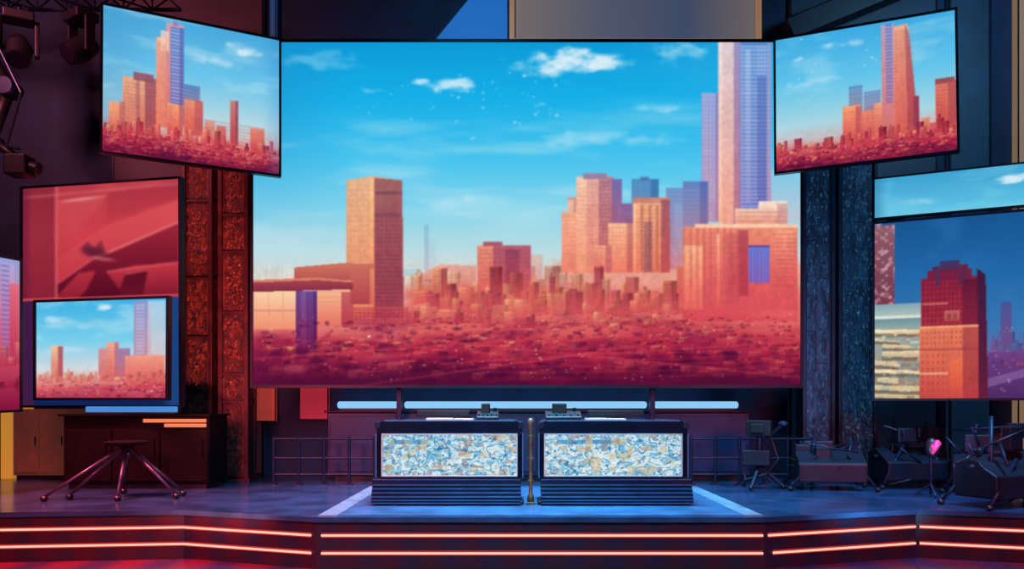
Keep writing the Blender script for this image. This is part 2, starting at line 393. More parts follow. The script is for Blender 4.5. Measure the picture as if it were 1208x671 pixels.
# ------------------------------------------------------------------ paint pictures
CRIM = [(196, 52, 74), (150, 28, 62), (220, 92, 92), (124, 24, 66), (170, 38, 68), (232, 120, 106)]
DEEP = [(150, 24, 62), (104, 14, 56), (184, 44, 72), (88, 14, 60), (206, 70, 84)]
def paint_main():
    c = Cv(298, 945, 50, 455, 1.15)
    c.a[:] = c.grad([(50, (12, 154, 216)), (120, (24, 176, 232)), (190, (74, 196, 238)), (250, (134, 212, 236)), (300, (190, 220, 224)), (335, (228, 210, 198)), (360, (228, 160, 146))])
    c.put(sst(430, 298, c.X)*sst(340, 80, c.Y), (40, 136, 194), .38)
    c.put(sst(700, 945, c.X)*sst(200, 60, c.Y), (70, 184, 230), .4)
    n = fbm(c.H, c.W, 16, 4, 4, 12); c.put(sst(.52, .85, n)*sst(60, 190, c.Y), (196, 230, 238), .45)
    for q in ((675, 74, 62, 19, .95, 1), (645, 81, 40, 11, .7, 2), (712, 72, 34, 10, .7, 3), (533, 101, 30, 11, .85, 4), (795, 58, 44, 16, .5, 5), (495, 97, 12, 4, .8, 6),
              (430, 107, 20, 5, .6, 7), (770, 128, 40, 6, .5, 8), (635, 125, 12, 5, .7, 9), (720, 165, 90, 10, .35, 10), (380, 72, 44, 12, .3, 11), (520, 240, 60, 10, .3, 12)):
        c.cloud(*q[:5], q[5])
    c.dots(34, (520, 660), (85, 165), [(225, 240, 248)], 5, 1.7, .7); c.dots(14, (420, 520), (95, 160), [(225, 240, 248)], 6, 1.2, .6)
    # right tall tower, pale and glassy
    c.rect(828, 110, 852, 262, (150, 170, 220), (206, 150, 172)); c.win(828, 112, 852, 262, 4, 300, (118, 128, 200), .4, .4, 1); c.win(828, 112, 845, 262, 30, 5, (190, 196, 230), .25, 1, .4); c.rect(845, 110, 852, 262, (100, 106, 190), (176, 104, 148), .7)
    c.rect(848, 50, 874, 268, (220, 206, 216), (240, 160, 136)); c.win(848, 50, 874, 268, 3.4, 400, (226, 176, 170), .4, .4, 1); c.rect(866, 50, 875, 268, (130, 130, 190), (176, 100, 130), .75); c.rect(848, 50, 852, 268, (248, 230, 224), (252, 194, 160), .7)
    c.rect(874, 50, 911, 246, (84, 138, 206), (106, 108, 186)); c.win(875, 54, 911, 246, 3.4, 400, (196, 214, 238), .42, .4, 1); c.win(875, 54, 911, 246, 40, 4.6, (210, 222, 242), .45, 1, .4)
    c.rect(880, 58, 886, 240, (186, 214, 240), (170, 164, 214), .45); c.rect(894, 90, 905, 240, (52, 90, 172), (76, 70, 158), .45); c.rect(905, 50, 911, 246, (140, 156, 212), (206, 150, 170), .6); c.rect(911, 200, 946, 262, (142, 202, 232), (210, 194, 204), .7)
    c.put(sst(300, 322, c.Y)*sst(640, 664, c.X), (232, 150, 132), .9)
    # blue distant blocks
    c.rect(745, 212, 778, 262, (76, 138, 190), (112, 136, 186)); c.win(745, 214, 778, 262, 3, 4, (140, 186, 220), .4); c.rect(756, 209, 766, 213, (80, 120, 176)); c.rect(768, 212, 778, 262, (52, 104, 166), None, .6)
    c.rect(786, 222, 812, 318, (106, 146, 200), (206, 130, 150)); c.rect(806, 214, 836, 318, (98, 132, 194), (212, 120, 136)); c.rect(796, 240, 806, 318, (130, 158, 206), (216, 134, 140)); c.win(788, 224, 836, 300, 3.4, 5, (160, 184, 220), .35); c.rect(826, 214, 836, 318, (74, 96, 170), (180, 96, 130), .6); c.rect(776, 258, 792, 318, (150, 134, 174), (218, 114, 110))
    # centre cluster: lit left faces, shaded right faces
    c.rect(663, 250, 684, 322, (246, 178, 144), (240, 132, 110)); c.win(664, 254, 684, 316, 3.4, 5, (206, 118, 112), .45, .5, .5); c.rect(670, 233, 684, 252, (212, 146, 140), None); c.rect(670, 236, 677, 252, (248, 194, 164), None, .8)
    c.rect(680, 209, 724, 322, (226, 172, 160), (242, 138, 112)); c.win(682, 216, 706, 316, 4, 5, (204, 120, 120), .45, .5, .6); c.rect(680, 209, 692, 322, (252, 212, 176), (250, 156, 122), .75); c.win(681, 216, 692, 316, 20, 5, (220, 150, 130), .4, 1, .4); c.rect(706, 209, 724, 322, (170, 112, 132), (204, 96, 98), .7); c.win(708, 214, 724, 318, 3.4, 4.6, (120, 70, 110), .45, .5, .55); c.rect(722, 212, 734, 300, (118, 106, 172), (190, 96, 110))
    c.rect(688, 205, 716, 212, (156, 128, 160)); c.rect(733, 240, 748, 322, (136, 104, 156), (214, 96, 98)); c.win(733, 242, 748, 316, 3, 4, (100, 76, 134), .45); c.rect(718, 264, 752, 322, (250, 190, 150), (238, 122, 100)); c.win(718, 268, 740, 318, 4, 5, (210, 120, 112), .45); c.rect(740, 264, 752, 322, (196, 116, 112), (206, 90, 92), .8); c.rect(700, 290, 722, 322, (240, 162, 132), (230, 114, 100)); c.win(702, 293, 716, 320, 3, 4, (194, 94, 96), .45); c.rect(715, 290, 722, 322, (184, 92, 100), None, .6)
    c.rect(747, 235, 791, 322, (240, 184, 140), (234, 118, 92)); c.win(747, 242, 780, 320, 9, 200, (176, 92, 90), .6, .4, 1); c.win(747, 242, 780, 320, 60, 5, (204, 112, 100), .35, 1, .35); c.rect(747, 233, 791, 240, (204, 132, 118)); c.rect(760, 262, 770, 322, (120, 70, 98), None, .5); c.rect(780, 236, 791, 322, (150, 78, 96), (184, 74, 84), .85); c.rect(747, 240, 751, 322, (254, 216, 168), (248, 150, 112), .8)
    # left cluster
    c.rect(476, 318, 492, 352, (160, 208, 222), (220, 176, 174), .7); c.rect(500, 266, 505, 340, (130, 184, 212), (204, 180, 184), .7); c.rect(505, 282, 514, 340, (166, 210, 226), (216, 186, 184), .6)
    c.poly([(490, 350), (500, 322), (520, 312), (562, 314), (562, 356)], (226, 170, 156), (220, 108, 98))
    c.row(478, 672, 350, (10, 34), (6, 20), [(236, 186, 162), (216, 138, 126), (200, 114, 122), (240, 168, 138)], (228, 118, 106), 5, .8, .35)
    c.rect(563, 290, 626, 352, (176, 92, 112), (208, 80, 84)); c.rect(563, 290, 582, 345, (230, 142, 120), (222, 100, 90)); c.rect(596, 295, 612, 340, (138, 60, 92), (176, 60, 78), .75); c.win(566, 294, 626, 340, 3.6, 5, (140, 62, 88), .4); c.rect(570, 286, 592, 291, (166, 88, 106)); c.rect(626, 300, 640, 350, (230, 182, 164), (216, 98, 94), .6)
    c.put(sst(334, 352, c.Y)*sst(465, 490, c.X), (220, 102, 94), .9)
    c.row(488, 812, 362, (14, 50), (6, 20), [(236, 140, 110), (210, 92, 90), (246, 166, 128), (182, 68, 86), (228, 114, 98)], (214, 76, 84), 21, .9, .45)
    c.row(488, 812, 372, (10, 30), (7, 22), [(240, 150, 116), (206, 84, 86), (226, 106, 96), (176, 60, 82)], (204, 62, 78), 22, .8, .45)
    # left tower
    c.poly([(408, 213), (438, 208), (474, 213), (474, 376), (408, 376)], (222, 174, 138), (236, 128, 90)); c.win(410, 214, 438, 376, 4, 400, (244, 194, 144), .35, .5, 1); c.win(410, 218, 438, 376, 60, 6, (200, 130, 106), .22, 1, .3)
    c.poly([(440, 210), (474, 213), (476, 376), (440, 376)], (160, 100, 102), (156, 52, 72)); c.win(442, 256, 474, 376, 3.6, 400, (112, 50, 80), .45, .5, 1); c.win(442, 258, 474, 376, 60, 5, (194, 112, 102), .24, 1, .35)
    c.rect(440, 226, 474, 230, (120, 72, 92), None, .8); c.rect(440, 252, 474, 256, (120, 66, 88), None, .6); c.rect(436, 210, 441, 376, (252, 196, 138), (244, 134, 92), .8)
    # right block
    c.rect(868, 246, 900, 270, (240, 206, 178), (232, 138, 118)); c.rect(896, 238, 930, 268, (248, 224, 204), (232, 148, 130)); c.win(870, 250, 930, 268, 40, 5, (206, 112, 110), .45, 1, .4); c.rect(918, 240, 930, 268, (190, 130, 140), None, .5)
    c.rect(806, 268, 942, 380, (236, 142, 116), (208, 56, 76)); c.rect(806, 290, 830, 366, (250, 180, 138), (228, 92, 86)); c.win(806, 270, 872, 366, 8, 300, (190, 74, 84), .45, .3, 1); c.win(832, 274, 872, 360, 60, 6, (200, 90, 92), .3, 1, .35); c.rect(872, 272, 884, 350, (190, 80, 92), (180, 54, 74)); c.rect(884, 290, 909, 334, (98, 116, 206), (128, 88, 170)); c.rect(884, 290, 909, 292, (80, 60, 122)); c.win(884, 293, 909, 334, 4, 200, (144, 156, 224), .35, .4, 1); c.rect(914, 272, 938, 340, (244, 160, 126), (218, 82, 86)); c.win(914, 276, 940, 340, 30, 5, (196, 74, 88), .4, 1, .4); c.rect(820, 265, 942, 269, (250, 204, 172)); c.rect(846, 276, 850, 360, (252, 192, 150), (234, 96, 88), .7); c.rect(858, 276, 872, 360, (190, 84, 92), (184, 56, 74), .5)
    c.facade(.16, 5, 60); c.blur(1)
    # crimson quarter below: packed roofs, trees and streets
    c.ground(386, 446, 31, .95, 26, 22)
    r = random.Random(8)
    for i in range(40): c.ell(r.uniform(300, 940), r.uniform(370, 420), r.uniform(14, 50), r.uniform(4, 11), r.choice([(226, 104, 100), (206, 70, 86), (150, 26, 68), (110, 20, 66)]), .32, .9)
    c.row(480, 806, 386, (6, 24), (8, 30), [(216, 88, 88), (232, 122, 106), (176, 46, 76), (240, 146, 118)], (184, 46, 74), 71, .7, .4, 6)
    c.roofs(420, (298, 940), (368, 412), CRIM, 81, .62, .5, 1.2)
    # left foreground building with pale orange blocks
    c.rect(298, 343, 350, 389, (250, 212, 170), (240, 142, 112)); c.win(298, 346, 350, 386, 17, 200, (216, 146, 124), .35, .12, 1); c.rect(298, 366, 350, 368, (208, 120, 108), None, .5)
    c.rect(372, 340, 416, 386, (248, 192, 148), (230, 108, 96)); c.rect(402, 345, 416, 386, (196, 100, 98), (184, 58, 78)); c.win(374, 344, 402, 384, 60, 6, (218, 136, 112), .35, 1, .35)
    c.poly([(346, 316), (412, 310), (438, 318), (438, 330), (346, 332)], (210, 120, 100), (182, 80, 80)); c.rect(412, 312, 440, 360, (202, 112, 96), (178, 64, 76)); c.rect(436, 318, 441, 376, (246, 158, 110), (232, 114, 86), .6)
    c.poly([(298, 331), (374, 328), (416, 332), (416, 342), (298, 345)], (170, 72, 80), (136, 44, 70)); c.poly([(298, 331), (374, 328), (416, 332), (416, 334), (374, 331), (298, 334)], (230, 140, 112), None, .8)
    c.rect(348, 344, 373, 424, (104, 70, 142), (120, 24, 74)); c.rect(354, 344, 360, 418, (144, 96, 160), (134, 40, 84), .6); c.rect(369, 344, 373, 424, (70, 42, 106), (96, 16, 62), .6)
    c.rect(416, 362, 482, 384, (196, 78, 82), (180, 44, 70), .6); c.win(418, 365, 480, 380, 5, 4, (140, 36, 62), .35)
    c.roofs(200, (290, 940), (402, 440), DEEP+CRIM[:3], 82, .5, 1.1, 2.4)
    r = random.Random(4)
    for i in range(120):
        x = r.uniform(300, 940); y = r.uniform(378, 440); q = 1.6+(y-376)*.075; c.ell(x, y, q*r.uniform(1.2, 2.4), q, r.choice([(86, 12, 52), (116, 18, 60), (64, 8, 54)]), .45, .7)
    for (xa, ya, xb, yb, w_) in ((470, 398, 945, 446, 2.2), (520, 430, 945, 404, 1.8), (298, 424, 640, 400, 1.6), (430, 455, 760, 408, 2.0)): c.line(xa, ya, xb, yb, w_, (214, 70, 88), .4)
    for i in range(6):
        y0 = 412+i*7; c.put(sst(1.6, .2, np.abs(c.Y-(y0-((c.X-640)/300.)**2*9)))*sst(520, 600, c.X), (206, 44, 74), .32)
    c.dots(320, (300, 945), (366, 450), [(246, 140, 146), (255, 196, 176), (230, 86, 112)], 8, 1.1, .8); c.dots(2, (433, 437), (396, 399), [(255, 230, 225)], 9, 3, 1)
    c.ell(346, 436, 15, 6, (230, 106, 120), .6, .6); c.put(sst(424, 457, c.Y), (66, 8, 50), .5); c.put(sst(420, 298, c.X)*sst(400, 440, c.Y), (92, 12, 56), .4)
    c.put(np.exp(-((c.Y-364)/20.)**2)*sst(430, 520, c.X), (238, 126, 114), .22)
    c.blur(1)
    return c

def side_low(c, x0, x1, seed):
    c.facade(.14, seed, 20); c.blur(1)
    c.flat(); c.ground(140, 170, seed, .96, 16, 12)
    c.row(x0, x1, 144, (4, 20), (3, 9), CRIM+[(232, 136, 110), (214, 96, 92), (240, 158, 124)], (200, 60, 78), seed+1, .85, .4, 3)
    c.roofs(240, (x0, x1), (138, 156), CRIM, seed+2, .65, .4, .9); c.roofs(70, (x0, x1), (154, 166), DEEP, seed+3, .5, .8, 1.4)
    c.dots(90, (x0, x1), (140, 163), [(255, 180, 160), (250, 120, 120)], seed, 1.0, .7); c.put(sst(150, 168, c.Y), (84, 10, 48), .35); c.blur(1)

def side_city_left():
    wf = lambda x, y: (y-(6+42*(x-121)/209))/(172-13*(x-121)/209)*165
    c = Cv(121, 330, 0, 165, 1.4, wf)
    c.a[:] = c.grad([(0, (72, 168, 220)), (60, (106, 196, 234)), (110, (182, 216, 224)), (140, (226, 170, 160))])
    c.put(sst(200, 121, c.X), (66, 146, 200), .4)
    n = fbm(c.H, c.W, 10, 4, 4, 5); c.put(sst(.5, .8, n), (184, 224, 238), .4)
    c.cloud(285, 60, 26, 9, .8, 3); c.cloud(250, 72, 34, 8, .5, 4)
    c.rect(181, 44, 194, 150, (240, 178, 152), (238, 124, 100)); c.rect(192, 28, 213, 142, (216, 156, 166), (214, 116, 114)); c.rect(197, 32, 213, 128, (90, 130, 200), (120, 104, 174)); c.win(198, 34, 213, 128, 20, 4, (196, 210, 234), .55, 1, .45); c.rect(208, 32, 213, 128, (60, 90, 170), (90, 70, 150), .5); c.rect(186, 36, 196, 60, (246, 204, 182), None, .8); c.win(182, 50, 194, 150, 3, 200, (206, 120, 116), .4, .5, 1); c.rect(200, 24, 206, 30, (150, 130, 170))
    c.rect(143, 92, 181, 175, (232, 174, 138), (218, 96, 84)); c.rect(155, 86, 178, 96, (150, 92, 112)); c.win(145, 98, 168, 160, 3.4, 4, (166, 90, 102), .45); c.rect(158, 92, 162, 175, (150, 80, 98), None, .5); c.rect(168, 92, 181, 175, (150, 82, 100), (180, 70, 80), .8); c.win(169, 96, 180, 170, 3, 4, (110, 56, 86), .4)
    c.rect(128, 120, 146, 180, (240, 164, 124), (208, 82, 80)); c.rect(139, 120, 146, 180, (170, 90, 96), None, .6); c.rect(212, 100, 232, 150, (90, 130, 190), (190, 110, 120)); c.win(212, 102, 232, 130, 3, 4, (160, 190, 220), .4); c.rect(194, 122, 212, 160, (246, 166, 124), (218, 84, 80)); c.rect(214, 118, 236, 160, (236, 148, 116), (214, 84, 80)); c.win(196, 126, 230, 156, 3.4, 4, (200, 92, 90), .45); c.rect(226, 118, 236, 160, (186, 84, 92), None, .7); c.rect(207, 122, 212, 160, (180, 84, 92), None, .6)
    c.rect(269, 119, 279, 172, (200, 130, 122), (188, 62, 74)); c.rect(275, 119, 279, 172, (140, 70, 92), None, .7); c.rect(294, 152, 312, 185, (232, 142, 116), (190, 60, 72)); c.rect(238, 142, 250, 175, (224, 160, 144), (200, 80, 84)); c.rect(252, 148, 264, 178, (214, 120, 110), (194, 70, 80)); c.win(238, 146, 312, 174, 3, 4, (176, 80, 94), .4)
    side_low(c, 121, 332, 9); c.put(sst(306, 331, c.X), (30, 110, 190), .2)
    return c

def side_city_right():
    wf = lambda x, y: (y-(48-37*(x-914)/211))/(156+10*(x-914)/211)*165
    c = Cv(914, 1128, 0, 165, 1.4, wf)
    c.a[:] = c.grad([(0, (60, 170, 226)), (60, (98, 196, 234)), (110, (168, 214, 226)), (140, (220, 170, 164))])
    n = fbm(c.H, c.W, 10, 4, 4, 15); c.put(sst(.5, .8, n), (180, 224, 238), .35)
    c.cloud(938, 72, 12, 5, .9, 3); c.cloud(1000, 50, 34, 6, .6, 4); c.cloud(965, 96, 44, 6, .35, 6); c.dots(10, (940, 1040), (45, 100), [(236, 245, 250)], 3, 1.2)
    c.rect(1004, 100, 1020, 160, (94, 148, 198), (204, 116, 110)); c.rect(1022, 106, 1042, 160, (110, 150, 200), (204, 116, 110)); c.win(1004, 102, 1042, 124, 3, 4, (160, 196, 224), .45); c.rect(996, 124, 1018, 175, (246, 162, 118), (212, 70, 74)); c.rect(1018, 130, 1034, 175, (232, 138, 110), (206, 70, 76)); c.rect(1034, 120, 1052, 175, (240, 164, 128), (212, 74, 76)); c.win(998, 128, 1046, 168, 3.4, 4, (190, 76, 84), .45); c.rect(1044, 120, 1052, 172, (180, 76, 88), None, .7); c.rect(1012, 124, 1018, 170, (176, 74, 86), None, .6)
    c.rect(1043, 27, 1058, 155, (190, 156, 184), (216, 114, 112)); c.rect(1048, 27, 1056, 120, (98, 124, 194), (140, 94, 150), .8); c.win(1048, 30, 1056, 120, 20, 4, (190, 200, 230), .4, 1, .45); c.poly([(1058, 30), (1074, 26), (1082, 120), (1083, 165), (1058, 165)], (236, 174, 142), (216, 84, 76)); c.poly([(1071, 26), (1076, 40), (1083, 120), (1084, 165), (1073, 165)], (160, 88, 102), (170, 56, 72), .75); c.win(1060, 34, 1072, 155, 3, 300, (196, 100, 100), .4, .4, 1); c.win(1060, 34, 1081, 155, 60, 4, (190, 98, 100), .25, 1, .4)
    c.rect(1080, 112, 1086, 165, (150, 60, 82), None); c.rect(1105, 94, 1130, 172, (222, 124, 100), (196, 60, 66)); c.rect(1119, 94, 1130, 172, (160, 70, 84), None, .6); c.rect(1105, 91, 1127, 97, (156, 76, 84)); c.rect(1088, 138, 1098, 172, (224, 142, 116), (194, 60, 70)); c.rect(1098, 144, 1106, 172, (200, 100, 98), (184, 56, 70)); c.win(1106, 100, 1120, 160, 3, 4.4, (170, 70, 80), .45)
    side_low(c, 914, 1132, 19)
    return c

def mini_city():
    c = Cv(42, 198, 354, 470, 1.3)
    c.a[:] = c.grad([(354, (60, 176, 226)), (400, (120, 206, 236)), (436, (212, 216, 220)), (450, (230, 160, 150))])
    n = fbm(c.H, c.W, 8, 4, 4, 5); c.put(sst(.45, .8, n), (208, 232, 242), .45); c.cloud(120, 362, 18, 6, .9, 3); c.cloud(70, 375, 20, 5, .6, 4)
    c.rect(160, 356, 180, 450, (140, 152, 206), (216, 140, 150)); c.win(162, 360, 172, 440, 12, 4, (200, 210, 236), .5, 1, .5); c.rect(176, 356, 196, 460, (200, 218, 234), (228, 170, 170), .7)
    c.rect(60, 407, 75, 446, (240, 196, 160), (218, 110, 100)); c.rect(69, 408, 75, 446, (166, 100, 106), (190, 84, 94)); c.rect(118, 412, 130, 450, (216, 150, 154), (224, 110, 104)); c.rect(127, 404, 142, 450, (240, 170, 150), (222, 96, 92)); c.rect(137, 404, 142, 450, (170, 96, 110), None, .6); c.rect(140, 412, 156, 452, (150, 130, 176), (218, 100, 100)); c.win(118, 410, 156, 446, 3.5, 4, (190, 106, 120), .4); c.rect(150, 420, 196, 460, (240, 154, 132), (214, 80, 86))
    c.row(44, 198, 450, (4, 14), (4, 10), [(238, 154, 132), (214, 104, 100), (242, 178, 150)], (216, 100, 100), 3, .75, .3, 2)
    c.facade(.1, 3, 380); c.blur(1); c.ground(452, 480, 8, .9, 8, 8, ((226, 118, 114), (206, 78, 92), (180, 52, 84), (140, 36, 80))); c.roofs(120, (42, 196), (448, 466), CRIM, 5, .5, .4, .8); c.dots(25, (44, 196), (450, 468), [(255, 190, 180)], 3, .9)
    c.blur(1); return c

def edge_city():
    c = Cv(-70, 24, 300, 486)
    c.a[:] = c.grad([(300, (150, 160, 214)), (360, (200, 130, 164)), (420, (206, 74, 100)), (486, (130, 18, 60))])
    c.rect(2, 306, 18, 420, (180, 166, 212), (206, 90, 130)); c.win(2, 308, 12, 420, 14, 6, (96, 90, 176), .5, 1, .5); c.rect(-40, 340, 0, 440, (216, 120, 134), (194, 60, 94)); c.rect(12, 330, 24, 420, (226, 106, 124), (190, 56, 88))
    c.row(-70, 26, 430, (8, 30), (7, 16), [(206, 80, 104), (176, 60, 96), (226, 106, 114)], (180, 44, 80), 2, .8, .3); c.row(-70, 26, 460, (5, 16), (8, 20), CRIM, (140, 20, 60), 3, .7, .2); c.blur(1); return c

def red_panel():
    c = Cv(27, 212, 211, 480)
    c.a[:] = c.grad([(211, (178, 54, 70)), (270, (206, 62, 74)), (352, (160, 34, 54))])
    n = fbm(c.H, c.W, 4, 3, 4, 3); c.put(sst(.45, .8, n), (224, 86, 90), .4)
    # angular folds around a dark centre, gloss and reflections painted in
    c.poly([(70, 300), (104, 276), (128, 262), (212, 236), (212, 262), (150, 288), (112, 302), (70, 330)], (220, 84, 88), (196, 56, 70), .75)
    c.poly([(112, 302), (150, 288), (212, 262), (212, 310), (160, 312), (128, 318)], (152, 34, 54), (104, 16, 40), .9)
    c.poly([(128, 318), (160, 312), (212, 310), (212, 352), (152, 352)], (196, 54, 68), (120, 20, 44), .9)
    c.poly([(70, 330), (112, 302), (128, 318), (152, 352), (70, 352)], (120, 20, 44), (74, 8, 32), .92)
    c.poly([(70, 344), (96, 318), (116, 316), (104, 340), (92, 352), (70, 352)], (190, 52, 66), (150, 30, 52), .85)
    c.poly([(140, 352), (150, 322), (176, 318), (170, 352)], (70, 8, 30), (100, 14, 40), .8)
    c.poly([(70, 228), (130, 224), (96, 268), (70, 286)], (216, 90, 94), (186, 56, 70), .5); c.poly([(130, 222), (212, 214), (212, 232), (128, 258)], (156, 42, 60), (190, 56, 70), .6)
    c.line(112, 302, 212, 262, 2.0, (246, 140, 136), .6); c.line(128, 318, 212, 310, 1.6, (238, 120, 120), .5); c.line(70, 330, 112, 302, 1.6, (232, 110, 112), .5); c.line(150, 322, 176, 318, 1.4, (226, 110, 112), .5)
    c.ell(114, 294, 18, 7, (86, 24, 50), .75, .45, .25); c.poly([(98, 288), (106, 280), (114, 288), (122, 279), (126, 292), (112, 298)], (96, 26, 54), None, .6); c.ell(124, 302, 15, 2.6, (236, 140, 142), .5, .7, .2)
    c.put(sst(70, 64, c.X), (120, 30, 54), .6); c.put(np.exp(-((c.X-68)/1.1)**2), (238, 130, 132), .7); c.put(np.exp(-((c.Y-222+(c.X-27)*.03)/1.6)**2), (226, 126, 130), .4)
    c.ell(98, 228, 26, 2.2, (246, 190, 186), .5, .6, -.06); c.put(sst(40, 27, c.X), (90, 20, 50), .5)
    c.blur(2)
    c.put(c.Y > 350, (14, 36, 88)); c.put((c.Y > 350)*sst(190, 204, c.X), (34, 86, 148), .6); c.put((c.Y > 347)*(c.Y < 351), (226, 90, 100), .7); c.put((c.Y > 350)*sst(44, 38, c.X), (76, 26, 64), .8)
    c.blur(1); return c

def strip_sky():
    c = Cv(1032, 1260, 211, 262)
    c.a[:] = c.grad([(211, (62, 162, 208)), (262, (96, 194, 228))]); n = fbm(c.H, c.W, 3, 5, 4, 9); c.put(sst(.45, .8, n), (128, 210, 232), .4)
    c.cloud(1192, 228, 26, 6, .9, 3); c.cloud(1225, 224, 20, 5, .7, 5); c.cloud(1080, 246, 30, 5, .3, 4); c.put(sst(1050, 1032, c.X), (40, 110, 160), .4); return c

def night_city():
    c = Cv(1033, 1262, 262, 470, 1.15)
    c.a[:] = c.grad([(262, (24, 84, 146)), (330, (34, 104, 168)), (390, (58, 118, 178)), (430, (120, 100, 156)), (470, (110, 60, 120))])
    n = fbm(c.H, c.W, 5, 5, 4, 2); c.put(sst(.45, .85, n)*sst(420, 380, c.Y), (50, 130, 190), .3)
    c.rect(1033, 264, 1058, 362, (140, 90, 106), (112, 54, 76)); n = fbm(c.H, c.W, 50, 46, 3, 5); c.put((c.X < 1058)*(c.Y < 362)*sst(.5, .75, n), (216, 174, 176), .7)
    # pale building with uneven cream floors
    c.rect(1033, 358, 1092, 472, (150, 180, 186), (150, 130, 110)); c.rect(1033, 358, 1090, 372, (130, 164, 174), (170, 190, 190)); c.rect(1033, 372, 1090, 376, (216, 222, 208)); c.rect(1033, 376, 1090, 388, (110, 146, 156), (150, 170, 166))
    r = random.Random(12); y = 388
    while y < 470:
        h = r.uniform(4, 9); x1 = r.choice([1062, 1090, 1090, 1104, 1122, 1124]) if y > 400 else r.choice([1064, 1090]); x0 = r.choice([1033, 1033, 1036, 1042])
        c.poly([(x0, y), (x1, y+r.uniform(0, 4)), (x1, y+h*.8+2), (x0, y+h*.7)], sc((240, 228, 190), r.uniform(.86, 1.06)), sc((224, 186, 140), r.uniform(.85, 1.05)))
        c.poly([(x0, y+h*.7), (x1, y+h*.8+2), (x1, y+h+4), (x0, y+h+2)], sc((84, 110, 112), r.uniform(.8, 1.2)), sc((150, 100, 80), r.uniform(.8, 1.1)), .85)
        y += h+r.uniform(1.5, 4)
    c.blocks(60, (1034, 1118), (392, 468), (3, 14), (2, 5), [(236, 170, 110), (84, 134, 138), (248, 236, 204), (120, 90, 86), (206, 216, 200)], .55, 2); c.dots(40, (1036, 1120), (394, 468), [(255, 220, 150), (250, 180, 106), (255, 240, 206)], 6, 1.6, .85)
    # dark stepped red tower
    c.rect(1090, 330, 1158, 392, (136, 34, 62), (172, 48, 64)); c.rect(1098, 322, 1150, 334, (118, 32, 64)); c.rect(1104, 317, 1146, 324, (100, 34, 70)); c.rect(1113, 311, 1136, 320, (66, 52, 98)); c.rect(1108, 316, 1112, 340, (70, 50, 96)); c.rect(1134, 316, 1146, 340, (100, 38, 72)); c.poly([(1156, 322), (1166, 330), (1169, 472), (1156, 472)], (60, 28, 64), (100, 30, 58))
    c.win(1092, 336, 1140, 390, 5, 6, (96, 20, 50), .5, .5, .55); c.rect(1092, 359, 1122, 361.5, (226, 140, 120), None, .6); c.rect(1118, 369, 1136, 381, (216, 140, 124), (200, 110, 100), .55); c.rect(1121, 372, 1126, 379, (126, 50, 62), None, .6); c.rect(1129, 372, 1133, 379, (126, 50, 62), None, .6); c.rect(1140, 334, 1158, 392, (86, 22, 56), (116, 30, 58), .7)
    c.rect(1088, 386, 1158, 472, (228, 126, 92), (206, 78, 70)); c.rect(1088, 386, 1158, 389, (250, 184, 140), None, .6); c.rect(1088, 412, 1158, 415, (150, 54, 64), None, .5); c.win(1091, 392, 1140, 411, 5, 6, (166, 66, 68), .45, .5, .6); c.win(1091, 418, 1122, 468, 6, 8, (156, 60, 66), .4, .45, .6); c.rect(1088, 440, 1122, 443, (250, 200, 158), None, .6); c.rect(1126, 424, 1156, 470, (236, 114, 74), (216, 84, 64), .7); c.rect(1140, 389, 1158, 472, (150, 50, 66), (146, 44, 62), .6); c.put((c.X > 1088)*(c.X < 1158)*sst(440, 472, c.Y), (190, 64, 70), .4)
    c.row(1172, 1262, 420, (8, 30), (6, 14), [(66, 84, 150), (86, 96, 160), (104, 80, 140), (60, 98, 162)], (116, 70, 126), 3, .75, .3); c.rect(1183, 362, 1195, 410, (74, 84, 150), (110, 76, 134))
    c.rect(1168, 418, 1262, 472, (112, 64, 130), (76, 42, 98)); c.row(1168, 1262, 434, (4, 12), (6, 14), [(136, 66, 120), (96, 66, 134), (154, 66, 104)], (100, 52, 116), 4, .6, .2); c.poly([(1168, 448), (1262, 424), (1262, 432), (1168, 458)], (150, 114, 174), None, .5); c.dots(40, (1172, 1262), (386, 466), [(250, 160, 150), (220, 190, 230)], 9, 1, .8)
    c.facade(.12, 9, 300); c.blur(1); return c

def swirl_panel(seed):
    c = Cv(0, 165, 0, 48, 2.4)
    a = fbm(c.H, c.W, 2, 5, 4, seed); b = fbm(c.H, c.W, 3, 7, 4, seed+1); d = fbm(c.H, c.W, 3, 9, 3, seed+5)
    c.a[:] = c.grad([(0, (190, 220, 236)), (48, (218, 230, 230))])
    t = np.sin(a*30+b*6); c.put(sst(.0, .5, t), (150, 204, 230), .8); c.put(sst(.5, .8, t), (100, 174, 212), .75)
    u = np.sin(b*34-d*7+1.3); c.put(sst(.6, .8, u), (74, 154, 192), .6); c.put(sst(.86, .97, u), (26, 96, 150), .7)
    c.put(sst(.86, .97, np.sin(d*50)), (40, 118, 172), .65); c.put(sst(.88, .98, np.sin(a*66+1)), (246, 250, 250), .8); c.put(sst(.9, .98, np.sin(b*62)), (236, 244, 246), .7)
    m = (c.Y > 6)*(c.Y < 11)*(c.X > 14)*(c.X < 84); c.put(m*sst(.42, .56, b), (34, 124, 182), .6)
    c.put(sst(.62, .7, fbm(c.H, c.W, 6, 16, 2, seed+7)), (216, 190, 148), .6); c.put(sst(.66, .7, fbm(c.H, c.W, 9, 26, 2, seed+9)), (150, 116, 104), .45); c.blur(1); return c

